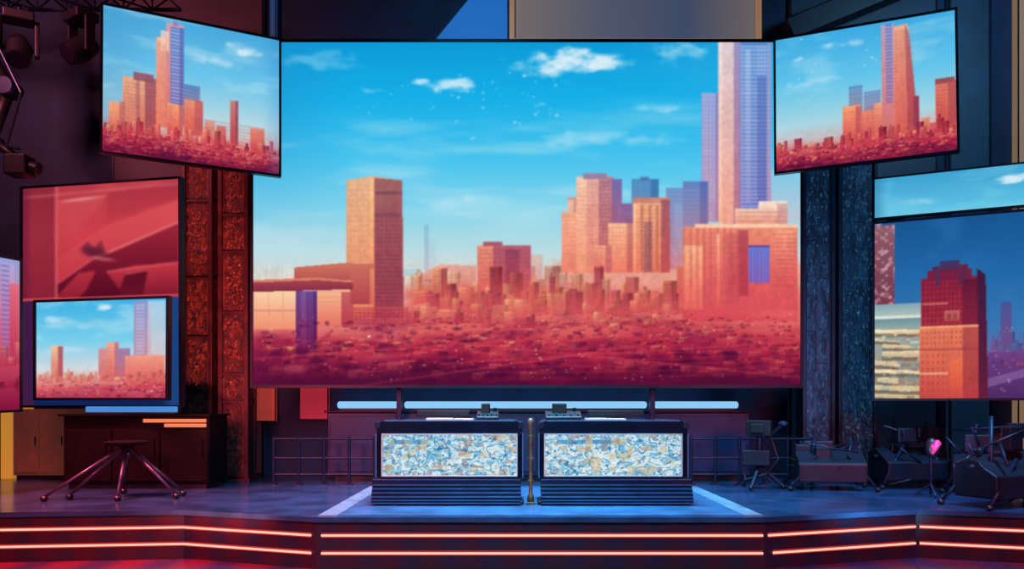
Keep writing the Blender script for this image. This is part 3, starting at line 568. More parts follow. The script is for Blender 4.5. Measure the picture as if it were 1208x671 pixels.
# ------------------------------------------------------------------ the setting
M_wall = mat('navy_wall', (16, 40, 72), .7, noise=.4, nscale=2)
M_side = mat('side_wall', (18, 18, 34), .8, noise=.3, nscale=2)
M_ground = striped('studio_ground', (104, 26, 50), (58, 34, 70), .5, .2)  # wave stripes put streaky reflections into the floor colour
w = MB(); w.box((-8.6, 13.2, -.5), (8.6, 13.4, 8.1)); struct(w.build('wall_back', M_wall))
w = MB(); w.box((-8.8, -1.5, -.5), (-8.6, 13.4, 8.1)); struct(w.build('wall_left', M_side))
w = MB(); w.box((8.6, -1.5, -.5), (8.8, 13.4, 8.1)); struct(w.build('wall_right', M_side))
w = MB(); w.box((-8.8, -1.5, 8.1), (8.8, 13.4, 8.3)); struct(w.build('ceiling', M_side))
w = MB(); w.box((-8.8, -1.5, -.7), (8.8, 13.4, -.5)); struct(w.build('floor', M_ground))

FR = [(-8.55, 8.07), (-5.10, 8.45), (-3.36, 8.64), (-1.875, 8.08), (2.42, 8.08), (4.16, 8.69), (5.03, 8.40), (8.55, 7.3)]
M_deck = mat('stage_deck', (38, 66, 98), .18, noise=.5, nscale=2.2)
M_fascia = striped('stage_fascia', (48, 20, 34), (30, 26, 46), .8, .35)  # red and blue stripes painted in for reflections on the front
M_led = mat('warm_led', (60, 40, 36), .5, emit=(255, 186, 158), es=1.25)
M_halo = mat('led_halo', (60, 14, 20), .4, emit=(206, 50, 52), es=.6)  # red glow around the strips, put in as an emissive bar
st = thing('stage_platform', 'low faceted stage with dark front and two rows of glowing pinkish light strips', 'stage', (0, 8.08, -.5))
m = MB(); m.prismz(FR+[(8.55, 13.19), (-8.55, 13.19)], -.05, 0); m.build('deck', M_deck, st)
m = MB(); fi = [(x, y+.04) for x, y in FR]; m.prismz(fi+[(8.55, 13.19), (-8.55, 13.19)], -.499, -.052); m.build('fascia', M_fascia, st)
def seg_at(i, t0, t1, z):
    a = Vector((*fi[i], z)); b = Vector((*fi[i+1], z)); o = Vector((0, -.02, 0))
    return a+(b-a)*t0+o, a+(b-a)*t1+o
for z in (-.178, -.348):
    for chain in ([(0, 0, 1), (1, 0, 1), (2, 0, .965)], [(3, .012, .995)], [(4, .02 if z > -.2 else .05, .99)], [(5, .03, 1), (6, 0, 1)]):
        a = MB(); b = MB()
        for (i, t0, t1) in chain:
            p, q = seg_at(i, t0, t1, z)
            a.tube(p, q, .0105, n=10); b.bar(p+Vector((0, .014, 0)), q+Vector((0, .014, 0)), .014, .046)
        o = a.build('light_strip', M_led, st); b.build('halo_bar', M_halo, o)

mt = thing('floor_mat', 'blue floor mat with pale edge bands under the double desk', 'mat', (.28, 9.5, 0))
M_mat = mat('mat_blue', (54, 96, 132), .25, noise=.4, nscale=3); M_edge = mat('mat_edge', (104, 128, 146), .4, noise=.4, nscale=4)
m = MB(); m.box((-1.68, 8.14, 0), (2.23, 11.1, .012)); m.build('pad', M_mat, mt)
m = MB(); m.box((-1.86, 8.14, 0), (-1.68, 11.1, .013)); m.build('edge_strip', M_edge, mt)
m = MB(); m.box((2.23, 8.14, 0), (2.41, 11.1, .013)); m.build('edge_strip', M_edge, mt)

# ------------------------------------------------------------------ video screens
Y = 11.5; WP = 13.125
make_screen('huge central screen showing a red city skyline under blue sky', P(299, 50, Y), P(944, 50, Y), P(944, 454, Y), P(299, 454, Y), paint_main(), .04, .12,
            ((.15, .5), (.85, .5), (.5, .3), (.5, .8)))
make_screen('angled upper screen with skyline left of the central screen, overlapping its corner', P(122, 6, 10.45), P(329, 48, 11.3), P(329, 206, 11.3), P(121, 178, 10.45), side_city_left(), .03, .07, ((.4, .5),), WP)
make_screen('angled upper screen with skyline right of the central screen, overlapping its corner', P(915, 48, 11.3), P(1126, 12, 10.62), P(1129, 177, 10.62), P(916, 203, 11.3), side_city_right(), .03, .07, ((.6, .5),), WP)
make_screen('large red glass display panel on the left with glossy red folds', P(27, 223, 11.4), P(211, 211, 10.9), P(212, 478, 10.9), P(27, 478, 11.4), red_panel(), .03, .08, ((.45, .3),), WP)
make_screen('small skyline screen mounted in front of the red display panel', P(43, 357, 11.05), P(197, 352, 10.6), P(196, 469, 10.6), P(43, 469, 11.05), mini_city(), .035, .06, ((.5, .5),), wall_y=11.02)
make_screen('pink skyline screen cut off by the left side of the view', P(-74, 290, 9.3), P(23, 308, 10.3), P(23, 483, 10.3), P(-74, 487, 9.3), edge_city(), .03, .07, ((.3, .5),), side_x=-8.6)
A = Vector((4.708, 11.0, 0)); C_ = A+(Vector((6.21, 10.28, 0))-A)*1.3
def zq(p, z): return Vector((p.x, p.y, z))
make_screen('narrow sky screen above the dusk city screen on the right', zq(A, 4.00), zq(C_, 4.00), zq(C_, 3.50), zq(A, 3.50), strip_sky(), .02, .07, ((.4, .5),), WP)
make_screen('large right screen showing red tower under deep blue dusk sky', zq(A, 3.42), zq(C_, 3.42), zq(C_, 1.16), zq(A, 1.16), night_city(), .03, .08, ((.4, .4),), WP)
for x, lb in ((-1.56, 'thin dark support post under the central screen, left of the desk consoles'), (1.94, 'thin dark support post under the central screen, right of the desk consoles')):
    r = thing('support_post', lb, 'post', (x, 11.72, 0))
    m = MB(); m.box((x-.035, 11.69, .03), (x+.035, 11.76, 1.6)); m.build('shaft', M_steel, r, .006)
    m = MB(); m.box((x-.09, 11.645, 1.38), (x+.09, 11.69, 1.56)); m.build('clamp_plate', M_black, r, .006)
    m = MB(); m.box((x-.12, 11.64, 0), (x+.12, 11.84, .03)); m.build('foot_plate', M_black, r)

# ------------------------------------------------------------------ towers
def carved_tower(x0, x1, Y, ztop, label, mr, mc, ms):
    D = x1-x0; r = thing('carved_tower', label, 'tower', ((x0+x1)/2, Y+D/2, 0), 'ornate carved towers')
    m = MB(); m.box((x0+.04, Y+.06, .04), (x1-.04, Y+D-.06, ztop-.02)); m.build('core', mc, r)
    for cx in (x0+.03, x1-.03):
        for cy in (Y+.03, Y+D-.03):
            m = MB(); m.bar((cx, cy, .04), (cx, cy, ztop), .06); m.build('upright', ms, r, .006)
    m = MB(); m.box((x0-.03, Y-.03, 0), (x1+.03, Y+D+.03, .04)); m.build('base_plate', mc, r)
    la = MB(); fi_ = MB(); rnd = random.Random(int(x0*100)); cx = (x0+x1)/2; hw = D/2-.075
    la.bar((x0+.055, Y+.05, .06), (x0+.055, Y+.05, ztop-.03), .02, .03)
    z = .07
    while z < ztop-.3:
        h = min(rnd.uniform(.35, 1.1), ztop-.06-z)
        la.box((x0+.02, Y+.022, z-.015), (x1-.02, Y+.06, z+.015)); la.box((x0+.012, Y+.04, z-.02), (x0+.05, Y+D-.04, z+.02)); la.box((x1-.05, Y+.04, z-.02), (x1-.012, Y+D-.04, z+.02))
        # carved panel: frames, a medallion set off centre, paired scrolls and leaf nubs, all uneven and worn
        for s in (-1, 1):
            if rnd.random() < .75: fi_.bar((cx+s*hw, Y+.05, z+.05), (cx+s*hw, Y+.05, z+h-.05), .014)
        zm = z+h*rnd.uniform(.3, .7); R = hw*rnd.uniform(.3, .66); ox = rnd.uniform(-.3, .3)*hw
        if rnd.random() < .7:
            fi_.ring((cx+ox, Y+.054, zm), R, rnd.uniform(.012, .022), n=20, rz=rnd.uniform(.9, 1.6), arc=rnd.uniform(.7, 1.0), start=rnd.uniform(0, 6)); fi_.nub((cx+ox, Y+.05, zm), R*.34, rnd.uniform(1, 1.8))
        for _ in range(int(h*12)):
            rs = hw*rnd.uniform(.12, .4); fi_.ring((cx+rnd.uniform(-1, 1)*hw*.6, Y+.056, z+rnd.uniform(.1, max(.12, h-.1))), rs, rnd.uniform(.007, .017), n=14, m=5, arc=rnd.uniform(.35, .85), start=rnd.uniform(0, 6.28), rz=rnd.uniform(.8, 1.6))
        for _ in range(int(h*110)):
            fi_.nub((cx+rnd.uniform(-hw, hw), Y+.062, z+rnd.uniform(.05, h-.04)), rnd.uniform(.006, .022), rnd.uniform(.7, 3.0))
        for _ in range(int(h*16)):
            Rr = rnd.uniform(.015, .05); fi_.ring((cx+rnd.uniform(-hw+.05, hw-.05), Y+.058, z+rnd.uniform(.1, max(.12, h-.1))), Rr, rnd.uniform(.006, .012), n=10, m=5, arc=rnd.uniform(.4, .8), start=rnd.uniform(0, 6.28))
        z += h
    la.build('bracing', ms, r); fi_.build('filigree', mr, r)
    return r
M_rust = mat('rust_red_metal', (96, 46, 42), .45, .2, c2=(160, 84, 70), nscale=11, bump=.5)
M_core = mat('tower_core', (38, 16, 22), .6, c2=(92, 36, 42), nscale=9)
M_strip = mat('tower_strip', (76, 32, 38), .4, .2, noise=.6, nscale=5)
carved_tower(-4.69, -4.25, 12, 5.0, 'dark red ornate carved tower beside the red display panel', M_rust, M_core, M_strip)
carved_tower(-4.17, -3.74, 12, 5.0, 'dark red ornate carved tower right beside the central screen', M_rust, M_core, M_strip)

def clad_pillar(x0, x1, Y, ztop, label, seed):
    D = x1-x0; r = thing('clad_pillar', label, 'pillar', ((x0+x1)/2, Y+D/2, 0), 'worn blue metal pillars')
    mg = worn_glint_metal('pillar_cladding', (12, 32, 52), (50, 86, 112), (62, 106, 136), 22, .56); md = mat('pillar_core', (16, 36, 58), .5, .1, noise=.4)
    m = MB(); m.box((x0+.04, Y+.05, .06), (x1-.04, Y+D-.04, ztop)); m.build('core', md, r)
    m = MB(); m.box((x0-.02, Y-.02, 0), (x1+.02, Y+D+.02, .06)); m.build('base', md, r, .01)
    for cx in (x0+.025, x1-.025):
        m = MB(); m.box((cx-.025, Y, .06), (cx+.025, Y+.06, ztop)); m.build('edge_rail', md, r, .006)
    rnd = random.Random(seed); m = MB(); x = x0+.06                # tall uneven plates with dents and rivets
    while x < x1-.08:
        w_ = min(rnd.uniform(.1, .24), x1-.06-x); z = .08
        while z < ztop-.1:
            h = min(rnd.uniform(.5, 1.6), ztop-.02-z); d = rnd.uniform(0, .03); m.box((x, Y+.01+d, z), (x+w_-.006, Y+.06, z+h-.008))
            for _ in range(int(h*16)):
                m.nub((x+rnd.uniform(.01, w_-.01), Y+.014+d, z+rnd.uniform(.02, h-.02)), rnd.uniform(.006, .022), rnd.uniform(.8, 4.0))
            z += h
        x += w_
    m.build('cladding', mg, r)
    return r
clad_pillar(4.12, 4.58, 12, 5.0, 'narrow worn blue metal pillar right beside the central screen', 4)
clad_pillar(4.63, 5.18, 12, 5.0, 'wider worn blue metal pillar beside the dusk city screen', 9)

# ------------------------------------------------------------------ back wall dressing
def backdrop(name, pts, y0, mt_, label, cat, rim=.03, y1=13.19):
    xs = [p[0] for p in pts]; zs = [p[1] for p in pts]
    r = thing(name, label, cat, ((min(xs)+max(xs))/2, y1, min(zs)))
    m = MB(); m.prism(pts, y0+.015, y1); m.build('panel', mt_, r)
    m = MB(); n = len(pts)
    for i in range(n):
        a, b = Vector((pts[i][0], 0, pts[i][1])), Vector((pts[(i+1) % n][0], 0, pts[(i+1) % n][1])); cc = Vector((sum(xs)/n, 0, sum(zs)/n))
        mid = (a+b)/2; d = (b-a).normalized(); nn = Vector((-d.z, 0, d.x))
        if nn.dot(cc-mid) < 0: nn = -nn
        o = nn*rim/2+Vector((0, y0+.015, 0)); m.bar(a+o, b+o, rim, .03, up=(0, 1, 0))
    m.build('rim', M_bezel, r)
    return r
def rc(x0, x1, z0, z1): return [(x0, z0), (x1, z0), (x1, z1), (x0, z1)]
M_gold = mat('gold_edge', (150, 110, 80), .4, .3, emit=(184, 134, 94), es=.5)
wp = thing('backdrop_panel', 'grey panel with gold frame above the central screen', 'panel', (1.91, 13.2, 6.7))
m = MB(); m.box((.06, 13.12, 6.74), (3.80, 13.19, 8.09)); m.build('panel', emissive('grey_panel', [(0, (126, 112, 104)), (.35, (92, 96, 116)), (.7, (70, 82, 112)), (1, (118, 104, 98))], -1.85, 1.89, .75), wp)
for x in (.0, 3.81):
    m = MB(); m.box((x-.04, 13.07, 6.70), (x+.04, 13.19, 8.09)); m.build('edge_strip', M_gold, wp)
m = MB(); m.box((-.04, 13.09, 6.66), (3.85, 13.19, 6.74)); m.build('bottom_rail', M_gold, wp)
backdrop('backdrop_panel', [(-1.22, 6.72), (-.06, 6.72), (-.06, 8.09), (-.1, 8.09)], 13.12, mat('bright_blue_panel', (20, 70, 130), .5, emit=(28, 104, 184), es=.8, noise=.2, nscale=1), 'bright blue slanted panel beside the grey gold-framed panel above the central screen', 'panel', .015)
backdrop('backdrop_panel', rc(-6.2, -3.85, 0, 8.09), 13.13, mat('brown_panel', (50, 26, 34), .6, noise=.5, nscale=1.2, stretch=(1, 1, 4), emit=(56, 20, 32), es=.35), 'tall dark red brown panel on the wall behind the left screens', 'panel')  # faint red emission stands in for red light on the wall
backdrop('backdrop_strip', rc(-3.76, -3.65, 6.5, 8.09), 13.1, mat('blue_strip', (24, 54, 90), .5, emit=(30, 66, 110), es=.6), 'thin vertical blue strip on the wall beside the dark red brown panel', 'strip', .012)
backdrop('backdrop_strip', rc(7.78, 7.95, 0, 8.09), 13.02, mat('tan_strip', (120, 100, 80), .5, emit=(150, 120, 96), es=.6), 'tall tan vertical strip on the wall at the far right', 'strip', .012)
backdrop('backdrop_panel', rc(6.75, 7.4, 0, 8.09), 13.08, mat('teal_panel', (16, 40, 62), .5, emit=(12, 34, 56), es=.6, noise=.6, nscale=2), 'tall dark teal panel on the wall right of the upper right screen', 'panel')
backdrop('backdrop_panel', rc(4.3, 6.6, 0, 8.09), 13.13, mat('navy_panel', (14, 30, 52), .5, emit=(8, 20, 36), es=.6, noise=.6, nscale=2), 'wide dark navy panel on the wall behind the blue metal pillars', 'panel')
backdrop('backdrop_panel', rc(-4.12, -3.63, .82, 1.40), 13.04, mat('orange_panel', (120, 50, 40), .5, emit=(176, 62, 54), es=.6, noise=.6, nscale=9), 'orange textured panel under the lower left corner of the central screen', 'panel', .02, 13.1)
backdrop('backdrop_panel', rc(-3.30, -2.84, .85, 1.40), 13.12, mat('red_lit_panel', (110, 26, 34), .5, emit=(176, 40, 58), es=.65, noise=.3, nscale=4), 'small red lit panel under the central screen', 'panel', .02)
m = MB(); m.bar((4.2, 12.9, 6.75), (6.6, 12.9, 7.75), .3, .3); m.bar((4.2, 12.83, 6.95), (6.6, 12.83, 7.95), .2, .05); tag(m.build('slanted_beam', mat('dark_beam', (34, 32, 46), .5, noise=.4)), 'dark slanting beam above the upper right screen', 'beam')

# low counter with light bars behind the desk
M_navy = mat('navy_lacquer', (18, 42, 76), .35, .1, noise=.25)
ct = thing('back_counter', 'long dark blue counter behind the desk carrying blue light bars', 'counter', (.45, 12.2, 0))
m = MB(); m.box((-2.6, 11.95, .08), (3.35, 12.45, .97)); m.build('body', M_navy, ct, .01)
m = MB(); m.box((-2.5, 12.0, 0), (3.25, 12.4, .08)); m.build('plinth', M_black, ct)
m = MB(); m.box((-2.64, 11.90, .97), (3.39, 12.48, 1.0)); m.build('countertop', M_bezel, ct, .008)
for i in range(6):
    x0 = -2.56+i*.985; m = MB(); m.box((x0, 11.93, .14), (x0+.93, 11.955, .92)); m.build('front_panel', mat('counter_front', (20, 46, 82), .4, .1, noise=.3), ct, .006)
M_cyan = mat('blue_white_tube', (10, 20, 30), .5, emit=(140, 202, 246), es=1.0, spec=.1)
for x0, x1, lb in ((398, 474, 'short blue light bar on the counter, left of the desk'), (477, 763, 'long blue light bar on the counter directly behind the desk'), (766, 871, 'blue light bar on the counter right of the long bar')):
    a = P(x0, 478, 12.15).x; b = P(x1, 478, 12.15).x
    r = thing('light_bar', lb, 'light', ((a+b)/2, 12.15, 1.0), 'blue light bars')
    m = MB(); m.bar((a, 12.15, 1.08), (b, 12.15, 1.08), .08, .10); m.build('tube', M_cyan, r, .035)
    m = MB(); m.box((a+.06, 12.1, 1.0), (b-.06, 12.2, 1.032)); m.build('holder', M_black, r)

# ------------------------------------------------------------------ desk units
M_dframe = mat('desk_frame', (10, 18, 36), .2, .3, noise=.2); M_dtop = mat('desk_top', (16, 26, 46), .2, .2, noise=.2)
M_silver = mat('silver_trim', (110, 150, 190), .3, .7, noise=.15); M_cream = mat('cream_trim', (196, 202, 200), .4, .1, noise=.12, emit=(90, 100, 108), es=.3)
M_beige = mat('dull_gold_post', (104, 86, 62), .5, .3, noise=.5, nscale=18)
M_plinth = mat('desk_plinth', (12, 22, 42), .22, .3, noise=.2); M_blue_edge = mat('blue_edge', (60, 112, 160), .3, .5, noise=.2)
def desk_unit(X0, X1, label, seed, left):
    yf = 9.0; r = thing('desk_unit', label, 'desk', ((X0+X1)/2, yf+.4, .013), 'twin desk units'); z0 = .013
    m = MB(); m.box((X0+.05, yf+.06, z0+.03), (X1-.05, yf+.78, .86)); m.build('body', M_dframe, r, .02)
    w0, w1 = X0+.015, X1-.015
    m = MB(); m.prism([(w0, .775), (w1, .775), (w1, .84), (w1-.03, .89), (w1-.08, .911), (w0+.08, .911), (w0+.03, .89), (w0, .84)], yf-.015, yf+.82); m.build('desktop', M_dtop, r, .006)
    m = MB(); m.box((w0+.08, yf-.022, .898), (w1-.08, yf-.01, .9105)); m.build('top_edge_trim', M_silver, r)
    display_mesh('display_panel', swirl_panel(seed), (X0+.08, yf+.012, .755), (X1-.08, yf+.012, .755), (X1-.08, yf+.012, .325), (X0+.08, yf+.012, .325), r)
    m = MB(); m.box((X0+.06, yf+.016, .29), (X1-.06, yf+.07, .77)); m.build('panel_back', M_black, r)
    m = MB()
    m.box((X0+.066, yf-.012, .755), (X1-.066, yf+.03, .768)); m.box((X0+.066, yf-.012, .312), (X1-.066, yf+.03, .325)); m.box((X0+.066, yf-.012, .312), (X0+.08, yf+.03, .768)); m.box((X1-.08, yf-.012, .312), (X1-.066, yf+.03, .768))
    m.build('panel_frame', M_cream, r, .004)
    el, er = (.06, .0) if left else (.0, .06)
    prof = [(yf+.08, .03), (yf-.10, .03), (yf-.10, .10), (yf-.02, .22), (yf-.01, .285), (yf+.08, .285)]
    m = MB(); m.prismx(prof, X0+.03-el, X1-.03+er); m.build('plinth', M_plinth, r, .008)
    for (yy, zz) in ((yf-.108, .105), (yf-.082, .145), (yf-.055, .185), (yf-.028, .225), (yf-.018, .28), (yf-.108, .07), (yf-.108, .04)):
        m = MB(); m.box((X0+.035-el, yy, zz-.005), (X1-.035+er, yy+.02, zz+.005)); m.build('plinth_slat', M_blue_edge, r)
    for x, s in ((X0+.03, -1), (X1-.03, 1)):
        m = MB(); m.box((x-.028, yf-.005, .30), (x+.028, yf+.10, .775)); m.build('side_post', M_dframe, r, .008)
        m = MB(); m.bar((x+s*.02, yf-.008, .30), (x+s*.02, yf-.008, .77), .012); m.build('post_trim', M_silver, r)
        m = MB(); m.box((x-.03, yf+.02, z0), (x+.03, yf+.4, z0+.04)); m.build('foot', M_black, r, .012)
        m = MB(); m.prism([(x-.03, .82), (x+.03, .82), (x+.03, .87), (x+.02, .895), (x-.02, .895), (x-.03, .87)], yf-.035, yf-.012); m.build('corner_bracket', M_steel, r, .006)
    return r
desk_unit(-1.452, .125, 'left dark desk unit with blue and white patterned front panel', 3, True)
desk_unit(.275, 1.876, 'right dark desk unit with blue and white patterned front panel', 23, False)
r = thing('centre_post', 'slim dull gold turned post standing between the two desk units', 'post', (.2, 9.06, .013))
m = MB(); m.lathe(.2, 9.06, [(.036, .04), (.036, .10), (.022, .12), (.018, .2), (.030, .24), (.02, .28), (.022, .45), (.032, .50), (.02, .54), (.018, .68), (.030, .72), (.02, .76), (.026, .86), (.034, .9), (.02, .93)]); m.build('shaft', M_beige, r, smooth=True)
for z in (.26, .5, .74):
    m = MB(); m.ring((.2, 9.06, z), .030, .007, axis='z'); m.build('collar', M_beige, r, smooth=True)
m = MB(); m.box((.155, 9.01, .013), (.245, 9.11, .04)); m.build('foot_plate', M_beige, r, .006)
# things on the desk
ZT = .911
def mini_console(cx, cy, wd, label):
    r = thing('control_console', label, 'console', (cx, cy, ZT))
    m = MB(); m.prismx([(cy-.08, ZT), (cy+.16, ZT), (cy+.16, ZT+.08), (cy+.10, ZT+.095), (cy-.08, ZT+.03)], cx-wd/2, cx+wd/2); m.build('body', M_black, r, .006)
    m = MB(); m.box((cx-wd*.3, cy+.03, ZT+.06), (cx+wd*.1, cy+.12, ZT+.18)); m.build('screen_block', M_black, r, .012)
    for i in range(5):
        x = cx-wd/2+wd*(i+.5)/5; m = MB(); m.tube((x, cy-.03, ZT+.04), (x, cy-.045, ZT+.065), .009); m.build('knob', M_bezel, r)
    m = MB(); m.tube((cx+wd*.33, cy+.1, ZT+.07), (cx+wd*.33, cy+.1, ZT+.13), .016, .02); m.build('dial', M_bezel, r)
    return r
mini_console(-.27, 9.42, .24, 'small dark control console on the left desk unit')
mini_console(.57, 9.42, .40, 'wider dark control console on the right desk unit')
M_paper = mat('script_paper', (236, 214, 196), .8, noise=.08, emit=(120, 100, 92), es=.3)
for x0, x1, lb in ((-.92, -.42, 'sheets of script paper lying on the left desk unit'), (.80, 1.22, 'sheets of script paper lying on the right desk unit')):
    r = thing('script_paper', lb, 'paper', ((x0+x1)/2, 9.2, ZT), 'script sheets')
    m = MB(); m.box((x0, 9.05, ZT), (x0+(x1-x0)*.55, 9.33, ZT+.018)); m.build('sheet_stack', M_paper, r)
    m = MB(); m.box((x0+(x1-x0)*.58, 9.07, ZT), (x1, 9.35, ZT+.014)); m.build('sheet_stack', M_paper, r)
M_glow = mat('dim_blue_screen', (30, 60, 100), .3, emit=(40, 84, 130), es=.5)
for x0, x1, lb in ((-1.08, -.48, 'low slim dark monitor at the back of the left desk unit'), (.86, 1.5, 'low slim dark monitor at the back of the right desk unit')):
    r = thing('desk_monitor', lb, 'monitor', ((x0+x1)/2, 9.66, ZT), 'slim desk monitors')
    m = MB(); m.box((x0, 9.62, ZT+.03), (x1, 9.66, ZT+.10)); m.build('housing', M_black, r, .008)
    m = MB(); m.box((x0+.02, 9.661, ZT+.04), (x1-.02, 9.666, ZT+.09)); m.build('panel', M_glow, r)
    m = MB(); m.box(((x0+x1)/2-.08, 9.58, ZT), ((x0+x1)/2+.08, 9.72, ZT+.012)); m.box(((x0+x1)/2-.03, 9.63, ZT+.01), ((x0+x1)/2+.03, 9.65, ZT+.04)); m.build('stand', M_steel, r)

# ------------------------------------------------------------------ left side furniture
M_purp = mat('dark_plum', (12, 6, 10), .7, noise=.3, spec=.1); M_void = mat('matte_black', (8, 6, 10), .8, spec=.1, noise=.2)
cb = thing('low_cabinet', 'low dark cabinet under the red display panel with orange light strip', 'cabinet', (-4.8, 11.2, 0))
m = MB(); m.box((-5.75, 10.87, .06), (-3.88, 11.55, .93)); m.build('body', M_purp, cb, .01)
m = MB(); m.box((-5.7, 10.9, 0), (-3.93, 11.5, .06)); m.build('plinth', M_black, cb)
m = MB(); m.box((-5.79, 10.80, .93), (-3.85, 11.58, .96)); m.build('top', M_void, cb, .006)
for i in range(3):
    x0 = -5.72+i*.615
    m = MB(); m.box((x0, 10.85, .1), (x0+.59, 10.872, .76)); d = m.build('door', M_purp, cb, .005)
    h = MB(); h.bar((x0+.52, 10.835, .45), (x0+.52, 10.835, .65), .018); h.build('handle', M_purp, d)
for z, x0, x1 in ((.875, -4.72, -3.92), (.815, -4.45, -3.92)):
    m = MB(); m.box((x0, 10.845, z-.022), (x1, 10.872, z+.022)); m.build('light_strip', mat('orange_strip', (90, 40, 24), .5, emit=(236, 128, 84), es=1.0), cb)
r = thing('light_bar', 'blue light bar lying on the low cabinet under the small skyline screen', 'light', (-4.9, 10.84, .96), 'blue light bars')
m = MB(); m.bar((-5.45, 10.845, 1.02), (-4.28, 10.845, 1.02), .05, .075); m.build('tube', mat('blue_tube', (10, 20, 40), .5, emit=(66, 136, 208), es=1.0, spec=.1), r, .015)
m = MB(); m.box((-5.42, 10.825, .96), (-4.31, 10.865, .984)); m.build('holder', M_black, r)
cp = thing('storage_cupboard', 'tan cupboard with bright yellow edge at the far left', 'cupboard', (-6.95, 12.6, 0))
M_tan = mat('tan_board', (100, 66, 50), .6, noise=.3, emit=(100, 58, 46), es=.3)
m = MB(); m.box((-7.3, 12.4, .05), (-6.5, 12.95, 1.02)); m.build('body', M_tan, cp, .01)
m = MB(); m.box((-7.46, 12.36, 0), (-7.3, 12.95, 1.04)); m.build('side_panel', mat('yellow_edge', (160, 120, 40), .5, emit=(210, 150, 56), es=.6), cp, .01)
for x0 in (-7.28, -6.89):
    m = MB(); m.box((x0, 12.375, .1), (x0+.37, 12.4, .98)); d = m.build('door', M_tan, cp, .006); h = MB(); h.tube((x0+.33, 12.35, .5), (x0+.33, 12.35, .62), .01); h.build('handle', M_steel, d)
m = MB(); m.box((-7.26, 12.42, 0), (-6.55, 12.9, .05)); m.build('plinth', M_black, cp)

M_leg = mat('dark_leg_metal', (70, 64, 88), .35, .6, noise=.2)
tb = thing('low_stand', 'dark low stand on splayed metal legs at the left of the stage', 'stand', (-4.52, 9.95, 0))
hub = Vector((-4.52, 9.95, .55))
m = MB(); m.lathe(-4.52, 9.95, [(.10, .59), (.20, .61), (.25, .63), (.25, .645), (.20, .655)], 40); m.build('top', M_void, tb)
m = MB(); m.tube((-4.52, 9.95, .50), (-4.52, 9.95, .60), .05, .08, 16); m.build('pedestal', M_void, tb, smooth=True)
m = MB(); m.tube(hub+Vector((0, 0, -.09)), hub+Vector((0, 0, .02)), .07, .05, 16); m.build('hub', M_steel, tb, smooth=True)
for fx, fy in ((-5.20, 9.42), (-5.02, 9.62), (-4.72, 10.3), (-4.40, 9.45), (-3.85, 9.72), (-3.90, 10.05)):
    a = Vector((fx, fy, .05)); q = hub+(Vector((fx, fy, .55))-hub)*.09
    m = MB(); m.tube(q, a, .024, .017, 10); lg = m.build('leg', M_leg, tb, smooth=True)
    m = MB(); m.ball(a+Vector((0, 0, -.018)), .032, (1.3, 1.3, 1)); m.build('foot', M_black, lg, smooth=True)

# ------------------------------------------------------------------ railings
M_rail = mat('rail_metal', (26, 38, 62), .4, .5, noise=.2)
def railing(x0, x1, Y, n, label):
    r = thing('railing', label, 'railing', ((x0+x1)/2, Y, 0), 'low stage railings')
    for z in (.62, .36, .14):
        m = MB(); m.tube((x0, Y, z), (x1, Y, z), .016); m.build('rail', M_rail, r)
    for i in range(n):
        x = x0+(x1-x0)*i/(n-1); m = MB(); m.tube((x, Y, 0), (x, Y, .65), .022); m.box((x-.05, Y-.05, 0), (x+.05, Y+.05, .015)); m.build('post', M_rail, r)
    return r
railing(-3.22, -1.86, 11.45, 5, 'low metal railing between carved towers and desk')
railing(2.42, 4.05, 11.45, 6, 'low metal railing right of the desk behind the dark stand')

# ------------------------------------------------------------------ dark equipment on the right
M_dark = mat('stand_metal', (22, 34, 58), .45, .3, noise=.3)
M_mach = mat('machine_shell', (13, 20, 36), .5, .1, noise=.4)
def stand(loc, rz, label, h=.62):
    r = thing('equipment_stand', label, 'stand', (0, 0, 0))
    m = MB(); m.tube((0, 0, .22), (0, 0, h), .035); m.build('column', M_dark, r)
    for i in range(3):
        t = i*2.094+.3; e = Vector((math.cos(t)*.30, math.sin(t)*.30, .03)); m = MB(); m.tube((0, 0, .30), e, .024); m.tube((0, 0, .20), e*.55+Vector((0, 0, .07)), .014); lg = m.build('leg', M_dark, r)
        m = MB(); m.ball(e, .03); m.build('foot', M_black, lg)
    m = MB(); m.box((-.15, -.12, h), (.15, .14, h+.2)); m.box((-.09, -.2, h+.04), (.07, -.12, h+.16)); m.build('head', M_black, r, .012)
    m = MB(); m.tube((.05, 0, h-.08), (.3, -.1, h+.16), .02); m.ball((.3, -.1, h+.16), .045, (1.4, 1, .8)); m.build('boom', M_dark, r)
    m = MB(); m.box((-.2, -.12, .3), (.14, .12, .5)); m.build('battery_box', M_mach, r, .015)
    p = [Vector((.14, -.02, h)), Vector((.24, -.06, h-.3)), Vector((.1, -.08, .2)), Vector((-.16, -.12, .12)), Vector((-.2, -.05, .3))]; m = MB(); m.path(p, .012, 8); m.build('cable', M_black, r)
    r.location = loc; r.rotation_euler.z = rz
    return r
stand((3.18, 10.9, 0), -.4, 'dark bulky equipment stand just right of the desk', .68)
